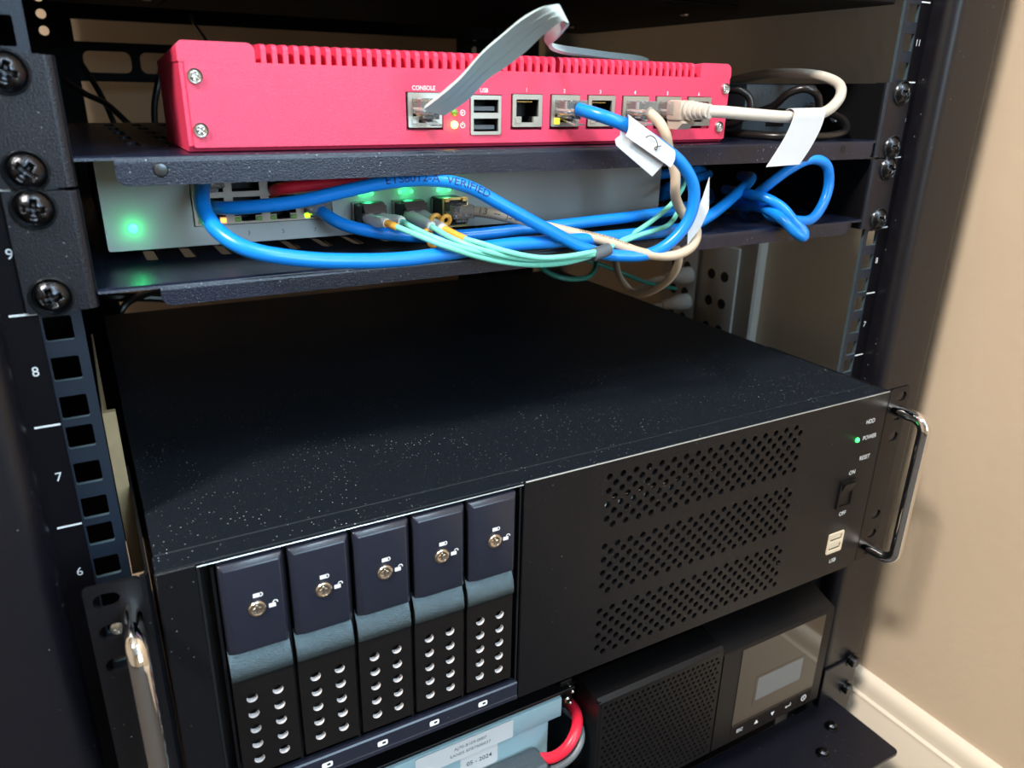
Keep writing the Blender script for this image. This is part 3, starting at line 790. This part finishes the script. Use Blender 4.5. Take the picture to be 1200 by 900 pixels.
# ------------------------------------------------------------------ UPS and its battery pack
UY = -38.0
up = thing('ups_unit', 'black rack battery backup unit with mesh bezel and small screen', 'ups', (0, UY, 3))
ub = G().box(-216, 216, 60, 400, 3, 92, 1)
ub.box(-216, 216, -14, 62, 90, 92); ub.box(-216, 216, -14, 62, 3, 5); ub.box(-216, -214, -14, 62, 5, 90); ub.box(214, 216, -14, 62, 5, 90)
ub.box(1, 3, -14, 62, 5, 90)
ub.box(-216, 0.6, -19.6, 62, 92.0, 94.2, .3)
mk('case', ub, 'blackplastic', up)
hl = []
for r_ in range(21):
    for c_ in range(23):
        hl.append(circ(10.6 + c_ * 4.08 + (2.04 if r_ % 2 else 0), 88.4 - r_ * 4.0, 1.32, 6))
gr = G().plate(rect(7.4, 106.2, 4.5, 92.8), hl, 'xz', UY, UY + 1.5)
gr.extr([(UY + .2, 92.8), (UY + 2.5, 95.6), (-15, 95.6), (-15, 94), (UY + 2.6, 94), (UY + 1.4, 92.2)], 'x', 5.6, 106.4)
gr.box(5.6, 7.4, UY + .4, -15, 4.5, 94)
gr.box(7.4, 106.2, UY + 3, UY + 4, 4.5, 92.8, mi=1)
mk('mesh_bezel', gr, ['blackplastic', 'black'], up)
dp = G().extr([(UY, 4.5), (UY, 86.6), (UY + .8, 88.2), (-16, 96.2), (-12, 96.2), (-12, 4.5)], 'x', 107.6, 215.8)
dpo = mk('display_module', dp, 'blackplastic', up)
mk('glossy_panel', G().box(124.2, 206.6, UY - .5, UY + .4, 5.6, 86.2, .2), 'gloss', up)
mk('screen_frame', G().plate(rect(141.6, 191.4, 31.0, 56.2), [rect(144.2, 189.6, 34.2, 54.2)], 'xz', UY - .62, UY - .4), 'gloss', up)
mk('screen', G().box(144.2, 189.6, UY - .56, UY - .3, 34.2, 54.2), 'screen', up)
bw = 82.0 / 5
for k in range(5):
    x = 124.4 + bw * k
    bt = mk('button', G().box(x + .4, x + bw - .4, UY - .9, UY - .2, 6.0, 19.5, .2), 'gloss', up, (x, UY, 6))
    cx = x + bw / 2; y = UY - .96
    if k == 0: g = text_on(G(), 'ESC', 4.2, cx, 13, y, .9, .02)
    elif k == 1: g = G().add([(cx - 2, y, 11.4), (cx + 2, y, 11.4), (cx, y, 15)], [(0, 1, 2)])
    elif k == 2: g = G().add([(cx - 2, y, 14.6), (cx + 2, y, 14.6), (cx, y, 11)], [(0, 2, 1)])
    elif k == 3:
        g = G().box(cx - 2.2, cx + 2.4, y, y + .04, 12.2, 12.9).box(cx + 1.8, cx + 2.4, y, y + .04, 12.2, 15)
        g.add([(cx - 3.4, y, 12.5), (cx - 1.6, y, 11.2), (cx - 1.6, y, 13.9)], [(0, 1, 2)])
    else: g = ring(cx, 13, 2.8, .8, y); g.box(cx - .35, cx + .35, y, y + .04, 12, 14.4)
    mk('icon', g, 'white', bt, (cx, y, 13))
# battery pack in the open left half
bp = thing('battery_pack', 'pale blue battery pack with paper stickers in the open bay', 'battery', (-110, -20, 5))
mk('tray_body', G().box(-206, -17, -18.6, 200, 6, 80, 1), 'batt', bp)
mk('pull_flange', G().extr([(-20, 76), (-21, 77.5), (-21, 89.6), (-20.4, 90.8), (-19, 91.3), (20, 91.4), (20, 90), (-18.4, 90), (-18.9, 76)], 'x', -206, -10), 'batt', bp)
st = mk('sticker', G().plate(rrect(-106, -44, 77.2, 90.4, 1, 2), [], 'xz', -21.35, -21.05), 'paper', bp)
g = G(); text_on(g, 'AJ70-B109-0007', 3.0, -72, 86.0, -21.4, 1.05); text_on(g, 'EAN05 BFB7500037', 3.0, -72, 81.6, -21.4, 1.05)
mk('print', g, 'darkprint', st, (-72, -21.4, 84))
st = mk('sticker', G().plate(rrect(-77.5, -53, 60, 75.6, 2, 3), [], 'xz', -18.9, -18.62), 'paper', bp)
mk('print', text_on(G(), '05 - 2024', 4.3, -65.2, 68.0, -18.95, 1, .03), 'ink', st, (-65, -19, 68))
# connector and leads
pc = thing('battery_lead', 'red and grey battery leads with black connector', 'cable', (-24, -28, 55))
g = G().box(-64, -27, -36, -19.5, 44, 61, 1.5)
for k in range(7): g.box(-60 + k * 4, -58.4 + k * 4, -36.6, -36, 46, 59)
mk('connector', g, 'adapter', pc)
mk('red_lead', G().tube([(-27, -27, 57), (-22, -32, 60), (-15, -36, 68), (-7, -33, 74), (0, -24, 75), (3, -10, 74), (0, 10, 74)], 3.4, 12), 'redwire', pc)
mk('grey_lead', G().tube([(-27, -29, 49), (-20, -35, 54), (-11, -38, 62), (-4, -35, 68), (0, -26, 71), (-1, -10, 70)], 2.2, 10), 'greywire', pc)
bs = thing('bay_stud', 'small brass studs at the edge of the battery bay', 'stud', (-3, -14, 88))
for p in ((-2, -16, 92), (-4, -17, 85)):
    mk('stud', G().lathe([(2.4, 0), (2.4, 2), (1.4, 2.6), (1.3, 5), (.6, 5.6)], p, '-y', 12), 'brass', bs, p)
mk('bracket', G().box(-8, 0.5, -15.8, -14, 78, 97, .3), 'blackplastic', bs)

# ------------------------------------------------------------------ device above
td = thing('rack_device', 'black device underside overhead, stretched up unseen to block light', 'device', (0, 0, 486))
mk('underside', G().box(-215, 215, 0, 325, 486, 1040, 1), 'rearblack', td)  # real underside; the tall unseen rest is added to block lamp light
mk('bottom_ribs', G().box(-150, 150, 60, 300, 484.6, 486, .4), 'rearblack', td)
for p in ((160, 120), (160, 260), (-160, 260)):
    mk('screw_head', G().lathe([(3, 0), (2.6, -1.2)], (*p, 486), 'z', 14), 'steel', td, (*p, 486))

# ------------------------------------------------------------------ cables
def cable(name, label, cat, path, r, m, group=None, seg=14, origin=None):
    t = thing(name, label, cat, origin or path[0], group)
    mk('jacket', G().tube(path, r, seg), m, t)
    return t
def plug(parent, pos, clear=True, name='clear_plug', L=21, tab=True):
    # RJ45 plug pointing in +y, its mouth at pos (x, y_front, z) ; body runs toward -y
    x, y, z = pos
    g = G()
    g.box(x - 5.8, x + 5.8, y - L + 12, y + 8, z - 2.2, z + 4.4, .5)
    g.box(x - 3.4, x + 3.4, y - L + 14, y + 4, z - 4.0, z - 2.2, .3)
    o = mk(name, g, 'clear', parent, pos)
    if tab:
        g = G().extr([(y + 4, z - 3.4), (y + 4, z - 4.2), (y - L + 10, z - 6.6), (y - L + 10, z - 5.9)], 'x', x - 2.6, x + 2.6)
        mk('latch_tab', g, 'clear', o, pos)
    w_ = G()
    for k, c in enumerate(range(4)):
        xx = x - 4 + k * 2.6
        w_.cyl((xx, y - L + 13, z - .5), (xx, y + 3, z + .2), .45, 8, mi=(2, 0, 2, 1)[k])
    mk('wires', w_, ['copper', 'greywire', 'lcwhite'], o, pos)
    return o
blueA = [(-166.6,52.0,384.0),(-163.0,38.0,384.9),(-151.0,28.0,386.3),(-134.4,20.0,388.6),(-116.9,14.0,392.6),(-99.2,8.0,396.4),(-81.4,2.0,397.8),(-64.9,-3.0,395.0),(-46.6,-6.0,385.6),(-24.8,-9.0,374.0),(-1.4,-12.0,362.4),(16.9,-16.0,358.6),(32.7,-20.0,359.7),(44.0,-24.0,367.8),(50.3,-26.0,379.3),(49.4,-27.0,392.0),(40.8,-27.0,403.2),(27.5,-26.0,411.7),(10.5,-24.0,420.2),(-2.4,-18.0,425.2),(-8.2,-7.0,427.9)]
ca = cable('network_cable', 'blue network cable with white paper flag plugged into red box port two', 'cable', blueA, 3.0, 'blue', 'blue network cables')
mk('print', text_tube('ETS8012-A  VERIFIED', 5.0, blueA, 3.0, 88, 1.25, 1.05, .0), 'blueink', ca)
plug(ca, (-8.2, 2, 427.3))
# wrapped paper flag, written on by hand
wrapA = [(9.0, -20.5, 422.6), (7.4, -24.5, 426.0), (4.6, -29.2, 424.6), (3.4, -31.0, 420.0), (1.6, -31.5, 417.2)]
wrapB = [(35.6, -22.5, 407.6), (34.4, -26.4, 410.6), (32.0, -31.0, 409.0), (30.4, -32.6, 405.6), (28.2, -33.0, 402.8)]
fl = mk('paper_flag', G().sheet(smooth(wrapA, 5), smooth(wrapB, 5), .25), 'paper', ca, label='white paper flag marked 2')
under = G().sheet([(5.4, -22.5, 419.2), (1.0, -28.4, 417.4), (-2.2, -29.0, 415.6), (-1.4, -28.9, 413.0)], [(31, -24, 403.4), (27.0, -29.8, 404.8), (24.0, -30.4, 402.4), (20.4, -29.6, 398.6)], .25)
mk('flag_tail', under, 'paper', ca)
mk('ink_mark', G().tube([(13.4, -31.2, 416.4), (15.2, -32.1, 417.2), (18.0, -32.3, 416.0), (19.6, -32.6, 413.2), (18.8, -32.9, 410.9), (17.8, -32.9, 411.8), (19.6, -32.7, 412.4), (22.2, -32.2, 412.6)], .22, 6), 'ink', fl)

blueB = [(-166.7,54.0,397.0),(-172.0,32.0,392.6),(-174.0,15.0,387.1),(-171.0,2.0,380.3),(-162.6,-6.0,374.6),(-143.5,-9.0,369.7),(-118.3,-9.0,366.5),(-94.6,-8.0,365.3),(-59.4,-5.0,366.4),(-37.0,-4.0,366.8),(-16.5,-4.0,366.4),(8.1,-4.0,366.2),(37.0,-3.0,366.2),(69.3,0.0,366.6),(94.5,8.0,370.2),(126.7,22.0,378.5),(158.0,40.0,385.6),(200,90.0,381.5)]
cb = cable('network_cable', 'thick blue network cable sagging in a long loop before the switch', 'cable', blueB, 3.3, 'blue', 'blue network cables', 16)
plug(cb, (-167.3, SY - 3, 395.6), tab=False, L=16)
blueC = [(-120.1,52.0,383.4),(-119.4,40.0,381.0),(-112.9,30.0,376.2),(-98.6,24.0,372.2),(-78.8,20.0,369.4),(-58.1,16.0,369.0),(-31.7,12.0,370.3),(6.4,8.0,372.3),(39.4,8.0,373.4),(61.5,10.0,374.2),(89.9,25.0,373.5),(142.6,60.0,370.5),(190.0,110.0,368.1)]
cc = cable('network_cable', 'dark blue network cable running low behind the fibre plugs', 'cable', blueC, 3.0, 'blue', 'blue network cables')
plug(cc, (-120.1, SY - 3, 382.6), tab=False, L=16)
blueD = [(190.6,80.0,372.9),(148.9,28.0,375.5),(140.2,12.0,383.5),(150.7,4.0,395.1),(163.1,0.0,400.7),(174.1,-2.0,397.8),(179.5,-2.0,387.7),(176.8,-3.0,376.3),(165.3,-5.0,366.3),(152.7,-3.0,366.2),(144.7,8.0,368.1),(146.6,18.0,372.6),(150.2,34.0,368.6),(180.2,70.0,366.5)]
cable('network_cable', 'bright blue network cable curled into an open loop at the right', 'cable', blueD, 3.0, 'blue', 'blue network cables')
blueE = [(166.5,70.0,375.5),(136.9,22.0,379.6),(139.1,9.0,378.6),(144.8,0.0,373.6),(148.6,-8.0,365.4),(150.5,-13.0,361.2),(149.4,-14.5,358.4),(144.6,-12.0,361.2),(140.9,-5.0,367.5),(143.3,10.0,371.2),(160.2,60.0,367.0)]
cable('network_cable', 'doubled over blue network cable hanging past the lower shelf edge', 'cable', blueE, 3.0, 'blue', 'blue network cables')
blueF = [(150,70,386),(128,62,384),(118,74,378),(128,90,370),(150,96,374),(156,84,384),(140,70,389),(112,78,386),(110,110,380)]
cable('network_cable', 'coiled blue network cable deep in the shadow beside the switch', 'cable', blueF, 3.0, 'blue', 'blue network cables')

beigeA = [(-52.4,30.0,379.2),(-40.7,18.0,378.4),(-23.1,10.0,373.9),(-5.1,1.0,369.5),(12.0,-9.0,365.2),(28.0,-19.0,359.5),(44.3,-24.0,358.3),(55.2,-24.0,362.4),(60.5,-20.0,369.1),(56.4,-18.0,376.8),(51.0,-17.0,385.6),(49.3,-17.0,397.0),(44.9,-16.0,408.2),(40.1,-13.0,417.1),(38.0,-9.0,422.9),(34.6,-4.0,427.1)]
# keep clear of the blue cable that curves in front of it
beigeA = [(x, y + (4.5 if 375 < z < 412 and x > 0 else 0), z) for x, y, z in beigeA]
cg = cable('network_cable', 'beige network cable looping from the switch up to red box port four', 'cable', beigeA, 2.6, 'beige')
mk('print', text_tube('13  --  JSC', 4.2, beigeA, 2.6, 12, 1.2, 1.15), 'beigeink', cg)
mk('print', text_tube('VERIFIED CAT5E PATCH', 2.2, beigeA, 2.6, 62, .55, 1.1), 'beigeink', cg)
plug(cg, (33.7, 2, 427.3))
mk('paper_flag', G().sheet([(72.3, -13.0, 395.0), (65.5, -17, 386.0), (53.0, -22, 368.6)], [(71.4, -16.0, 378.7), (61.5, -22, 371.0), (50.4, -25.5, 363.3)], .3), 'paper', cg)
beigeB = [(60.2,-6.0,363.0),(62.1,-7.0,351.9),(68.5,4.0,339.4),(75.1,30.0,323.3),(82.2,55.0,316.3),(86.6,75.0,321.1),(97.4,95.0,326.5),(124.7,130.0,328.8)]
beigeB[0] = (58.0, -9.0, 358.0)
cable('network_cable', 'brown beige cable drooping in a loop below the lower shelf', 'cable', beigeB, 2.2, 'beige')

grey = [(54.8,-17.0,427.6),(62.0,-26.0,427.5),(77.2,-32.0,426.5),(98.9,-34.0,425.4),(122.1,-30.0,425.7),(145.4,-22.0,429.0),(165.0,-12.0,436.1),(178.6,2.0,442.6),(180.9,15.0,446.4),(179.6,30.0,448.2),(179.7,50.0,448.6),(188.1,80.0,447.0),(196.4,130.0,440.7)]
gc = cable('network_cable', 'pale grey network cable with ribbed boot and blank paper flag', 'cable', grey, 2.9, 'lgrey')
plug(gc, (54.8, 2, 427.3), tab=False)
bo = G().box(49.4, 60.2, -12, -1, 422.6, 432.4, 1.5, seg=2)
bo.extr([(-1, 422.8), (-12, 422.8), (-13, 421.6), (-9, 418.6), (-3, 418.6)], 'x', 50.6, 58.6)
bto = mk('plug_boot', bo, 'boot', gc)
for k in range(5):
    y = -13.4 - k * 2.6; r = 4.7 - k * .32
    mk('boot_rib', G().lathe([(r * .8, -.9), (r, -.7), (r, .7), (r * .8, .9)], (54.9 + k * .5, y, 427.6), '-y', 18), 'lgrey', bto, (54.9, y, 427.6))
mk('strain_relief', G().tube([(54.8, -11, 427.6), (55.2, -17, 427.6), (58, -24, 427.5)], 3.5, 14), 'boot', bto)
fa_ = [(103.5, -29.6, 424.0), (102.6, -30.4, 428.0), (101.8, -34.0, 429.4), (101.2, -37.4, 428.0), (99.0, -38.4, 422.4), (94.5, -39.0, 415.0), (84.2, -39.6, 402.0)]
fb_ = [(130.5, -24.6, 424.4), (130.0, -25.6, 428.4), (129.4, -29.6, 429.8), (128.8, -33.0, 428.2), (126.4, -34.4, 421.6), (118.5, -36.4, 411.2), (109.6, -38.0, 402.4)]
mk('paper_flag', G().sheet(smooth(fa_, 5), smooth(fb_, 5), .25), 'paper', gc)

# flat console cable
ribU = [(-85.0,-4.0,427.6),(-83.5,-18.0,432.9),(-80.5,-32.0,440.0),(-77.4,-44.0,448.3),(-73.8,-54.0,454.4),(-70.8,-64.0,459.5),(-67.0,-72.0,462.6),(-64.1,-74.0,462.9),(-60.4,-70.0,461.3),(-55.1,-56.0,457.8),(-44.0,-35.0,456.4),(-21.5,0.0,455.8),(6.1,30.0,456.5),(48.0,60.0,456.9),(124.4,110.0,455.1),(150,180,440)]
ribV = [(-76.5,-8.0,425.6),(-71.7,-20.0,432.1),(-70.3,-34.0,439.6),(-67.4,-44.0,444.1),(-64.7,-54.0,449.0),(-63.0,-66.0,455.1),(-61.7,-76.0,458.2),(-60.6,-76.0,457.1),(-58.4,-70.0,455.4),(-52.6,-56.0,453.4),(-41.8,-35.0,452.9),(-17.7,0.0,452.9),(10.3,30.0,453.1),(51.1,60.0,453.5),(126.3,110.0,451.8),(152,180,437)]
rb = thing('console_cable', 'pale grey flat console cable arching up over the red box', 'cable', (-80, -6, 426))
SU, SV_ = smooth(ribU, 6), smooth(ribV, 6)
mk('flat_jacket', G().sheet(SU, SV_, 1.5), 'ribbon', rb, ang=50)
for t_ in (.36, .64):
    A = [a.lerp(b_, t_ - .035) for a, b_ in zip(SU, SV_)][:42]; B = [a.lerp(b_, t_ + .035) for a, b_ in zip(SU, SV_)][:42]
    mk('ridge', G().sheet(A, B, 1.75), 'ribbon', rb, ang=50)
plug(rb, (-80.6, 2, 427.3), L=20)

# fibre pairs
def fibre(label, mx, strands, sleeves, sign):
    t = thing('fibre_patch_cable', label, 'fibre cable', (mx, SY, 378), 'aqua fibre patch cables')
    md = G().box(mx - 6.4, mx + 6.4, SY - 10, SY + 30, 371.8, 382.8, .4)
    md.plate(rect(mx - 6.4, mx + 6.4, 371.8, 383), [rect(mx - 5.6, mx - .4, 372.6, 381.6), rect(mx + .4, mx + 5.6, 372.6, 381.6)], 'xz', SY - 12, SY - 10)
    mo = mk('transceiver', md, 'blackplastic', t)
    mk('bail_latch', G().extr([(SY - 8, 381.4), (SY - 11, 381.6), (SY - 15.4, 379.8), (SY - 16, 380.6), (SY - 12, 384.2), (SY - 8, 384.6)], 'x', mx - 5.4, mx + 5.4), 'bail', t)
    for k, (pt, sl) in enumerate(zip(strands, sleeves)):
        x = mx - 3.0 + 6 * k
        pts = [(x, SY - 11, 377.4), (x + .4, SY - 18, 377.0), tuple(Vector((x, SY - 11, 377)).lerp(Vector(pt[0]), .8)), pt[0]]
        bt = mk('connector_boot', G().tube(pts, 2.6, 12, radii=[3.1, 3.1, 3.0, 2.9, 2.7, 2.5, 2.3, 2.1]), 'lcboot', t)
        p0, p1 = Vector(pt[0]), Vector(pt[1]); d = (p1 - p0).normalized()
        mk('ring', G().cyl(p0 - d * 1.2, p0 + d * .6, 2.2, 14), 'lcwhite', bt)
        S = smooth(pt, 8)
        mk('strand', G().tube(S, 1.35, 10, raw=True), 'aqua', t)
        if sl: mk('orange_sleeve', G().tube(S[:sl], 1.75, 12, raw=True), 'orange', t)
    return t
f1 = [(-97.0,14.0,377.9),(-93.1,5.0,376.4),(-87.0,-5.0,373.7),(-79.9,-12.0,370.6),(-60.1,-15.0,363.7),(-38.5,-17.0,359.4),(-19.5,-17.0,358.5),(-1.2,-17.0,360.7)]
f2 = [(-89.5,14.0,378.3),(-86.1,2.0,375.6),(-80.6,-9.0,372.8),(-72.2,-13.5,369.5),(-51.5,-15.5,363.8),(-27.6,-14.4,359.6),(-1.2,-17.0,361.6)]
f3 = [(-76.3,10.0,375.7),(-73.6,-3.0,372.8),(-68.9,-11.0,370.3),(-62.5,-15.5,367.9),(-43.8,-18.0,362.9),(-26.0,-19.5,361.6),(-3.3,-20.0,361.9)]
f4 = [(-70.7,8.0,374.4),(-66.4,-6.0,371.6),(-61.2,-13.0,370.1),(-52.9,-18.0,367.2),(-35.8,-20.0,363.0),(-22.6,-21.5,362.5),(-3.4,-20.0,363.1)]
fibre('aqua fibre pair from the first slot with one orange sleeve', -95.8, (f1, f2), (7, 0), 1)
fb2 = fibre('aqua fibre pair from the middle slot with orange clips', -75.0, (f3, f4), (0, 9), 1)
for p in ((-78.0, 11.5, 371.6), (-75.6, 9.0, 368.6), (-71.4, 16.0, 377.6), (-67.4, 13.0, 377.4)):
    g = G().tube([(p[0] + 2.2 * math.cos(a), p[1] - .8 * math.sin(a), p[2] + 2.2 * math.sin(a)) for a in [k * math.pi / 5 for k in range(11)]], 1.05, 8, n=3)
    mk('orange_clip', g, 'orange', fb2)
f5 = [(3.8,-17.0,362.4),(13.1,-12.0,363.3),(26.6,-6.0,365.7),(43.4,-5.0,373.2),(55.0,-4.0,380.0),(73.4,8.0,387.2),(102.6,40.0,392.5)]
f6 = [(6.4,-14.0,359.5),(12.4,-11.0,362.0),(30.7,-8.2,366.2),(52.0,-7.6,370.7),(62.4,-2.0,376.2),(80.5,20.0,382.9),(106.7,50.0,388.6)]
ft2 = thing('fibre_patch_cable', 'aqua fibre pair rising right of the tie behind the flagged cable', 'fibre cable', f5[0], 'aqua fibre patch cables')
for f_ in (f5, f6): mk('strand', G().tube(f_, 1.3, 10), 'aqua', ft2)
tie = G().tube([(-3.8,-18.5,361.2),(1.1,-18.0,362.0),(6.9,-17.0,363.0)], 3.2, 12)
tag(mk('cable_tie', tie, 'greywire'), 'dark grey wrap tie holding the aqua fibres together', 'cable tie')
# copper module in the third slot
cm = thing('copper_module', 'gold edged copper module holding the beige cable in the third slot', 'module', (-54.2, SY, 377))
g = G().box(-60.6, -47.8, SY - 14, SY + 30, 371.8, 384.6, .4)
mk('module_body', g, 'blackplastic', cm)
g = G().plate(rect(-61, -47.4, 370.8, 385.4), [rect(-60.5, -47.9, 371.6, 384.2)], 'xz', SY - 15.2, SY - 14)
mk('gold_frame', g, 'gold', cm)
for x in (-60.0, -50.6): mk('gold_tab', G().box(x - .4, x + 1.9, SY - 16.6, SY - 15, 383.4, 385.2, .2), 'gold', cm, (x, SY, 384))
plug(cg, (-54.2, SY - 15, 378.2), name='clear_plug', L=22, tab=False)
# wide red patch lead glimpsed under the upper shelf lip
redp = [(-139.2,50.0,389.5),(-137.1,38.0,392.2),(-126.4,34.0,393.7),(-111.7,30.0,395.1),(-91.8,28.0,396.5),(-65.1,40.0,396.5)]
tag(mk('red_patch_lead', G().tube(redp, 2.8, 12), 'redwire'), 'red patch lead tucked beneath the upper shelf', 'cable')

tag(mk('fibre_lead', G().tube([(8,62,352),(11.8,60,342.4),(16,55,336.4),(25,50,332.5),(43.8,55,329.6),(61.9,70,330.1),(75.6,90,334),(84,110,340)], 1.6, 10), 'teal'), 'dark teal fibre lead drooping under the lower shelf', 'cable')
tag(mk('fibre_lead', G().tube([(90,150,322),(113.4,150,315.8),(138.1,150,306.9),(168.7,150,294.4),(209.7,160,282.2),(228,180,276)], 1.6, 10), 'teal'), 'dark teal fibre lead slanting toward the wall outlets', 'cable')
# ------------------------------------------------------------------ power adapter and black cords
pa = thing('power_adapter', 'black power brick with its cord beside the red box', 'power adapter', (180, 60, 410.8))
mk('brick', G().box(150, 214, 45, 170, 411, 442.4, 2.5, seg=2), 'adapter', pa)
mk('recess', G().box(170, 186, 44.6, 45.4, 417, 428, .3), 'blackplastic', pa)
mk('cord', G().tube([(150,44,424),(157.7,30.0,429.2),(159.5,20.0,437.0),(164.2,13.0,439.5),(171.5,10.0,436.4),(177.8,12.0,428.2),(181.3,16.0,420.2),(176,14,414.2),(160,13,413.4),(146.8,26.0,413.4),(146.7,44.0,413.6)], 2.3, 12), 'cord', pa)
cords = [(138.7,60.0,413.6),(136.8,30.0,413.4),(146.2,9.0,413.2),(165.6,4.0,413.4),(181.8,4.0,413.6),(199.7,8.0,416.3),(207.5,17.0,421.9),(209,34.0,426.9),(204,42,430)]
mk('cord', G().tube(cords, 2.2, 12), 'cord', pa)
cordc = [(118.4,40.0,437.0),(126.4,28.0,438.0),(132.4,25.0,434.2),(133.5,24.0,428.1),(130.5,28.0,421.8),(128.8,40.0,417.7),(130,80,413.4)]
mk('cord', G().tube(cordc, 2.2, 12), 'cord', pa)
mk('cord_stud', G().lathe([(3.2, 0), (3.2, 2.5), (2.4, 3.2)], (217, 30, 423), '-x', 16), 'steel', pa, (217, 30, 423))

# cords hanging at the back of the rack
for pts, lb, r in (([(-212,481,438),(-197.7,470.0,427.1),(-183.0,460.0,419.2),(-169.4,450.0,403.5),(-157.9,450.0,389.2),(-150,450,360)], 'black cord sloping down behind the rack left of the red box', 2.6),
              ([(-196.6,482.0,452),(-187.3,474.0,430.7),(-181.9,466.0,413.6),(-177.6,462.0,393.0),(-172,462,360)], 'black cord crossing the sloping one behind the rack', 2.4),
              ([(-136,452,448),(-141.2,450.0,435.0),(-146.3,450.0,417.5),(-147.9,450.0,396.3),(-144,450,360)], 'black cord hanging straight against the red box side', 2.8),
              ([(-95,540,500),(-91.6,540.0,491.3),(-85.3,530.0,478.3),(-76,520.0,458),(-70,515,430)], 'thin black cord behind the red box fins', 1.6),
              ([(-216,436,262),(-206.4,430,258.4),(-179.2,430,254.8),(-147.7,430,250.3),(-111.8,430,254.1),(-80,436,258)], 'thick black cord lying low behind the server top', 4.2),
              ([(-205,396,246),(-195.2,400,258.1),(-158.3,420,262),(-128.9,430,250.7),(-81.3,430,256.5),(-40,440,250)], 'wavy black cord rising just behind the server top', 3.0)):
    tag(mk('rear_cord', G().tube(pts, r, 10), 'cord'), lb, 'cord', 'cords at the back of the rack')

# ------------------------------------------------------------------ cardboard shim
sh = G().box(-224.4, -218.9, 38, 42, 214, 298.4, .2)
sh.box(-224.4, -223.4, 42, 170, 214, 298.4, .2)
tag(mk('cardboard_strip', sh, 'card'), 'tan cardboard strip standing between rail and server', 'cardboard')

# ------------------------------------------------------------------ outlets on the right wall
wo = thing('outlet_panel', 'white wall outlet panel with six sockets and plugs', 'outlet', (WX, 230, 200))
mk('back_box', G().box(WX - 12, WX, 176, 310, 150, 335, 2), 'outlet', wo)
for y0, nm in ((198, 0), (252, 1)):
    cv = mk('cover_plate', G().box(WX - 15, WX - 12, y0, y0 + 48, 186, 300, 1.2, seg=2), 'outlet', wo, (WX - 15, y0, 186))
    for r_ in range(3):
        for c_ in range(2):
            y = y0 + 15 + 18 * c_; z = 216 + 27 * r_
            mk('socket', G().lathe([(5.2, 0), (5.0, .5), (3, .6)], (WX - 15, y, z), '-x', 16), 'black', cv, (WX - 15, y, z))
for y, z, lb in ((262, 262, 'upper white mains plug in the wall outlet panel'), (262, 234, 'lower white mains plug in the wall outlet panel')):
    pgt = thing('mains_plug', lb, 'plug', (WX - 15.5, y, z), 'plugs in the outlet panel')
    mk('plug_body', G().lathe([(8.5, 0.3), (8.5, 10), (6, 20), (4, 34)], (WX - 15.5, y, z), '-x', 18), 'outlet', pgt)
    mk('lead', G().tube([(WX - 48, y, z), (WX - 62, y + 6, z - 4), (WX - 70, y + 30, z - 30), (WX - 66, y + 60, z - 70)], 3, 10), 'outlet', pgt)
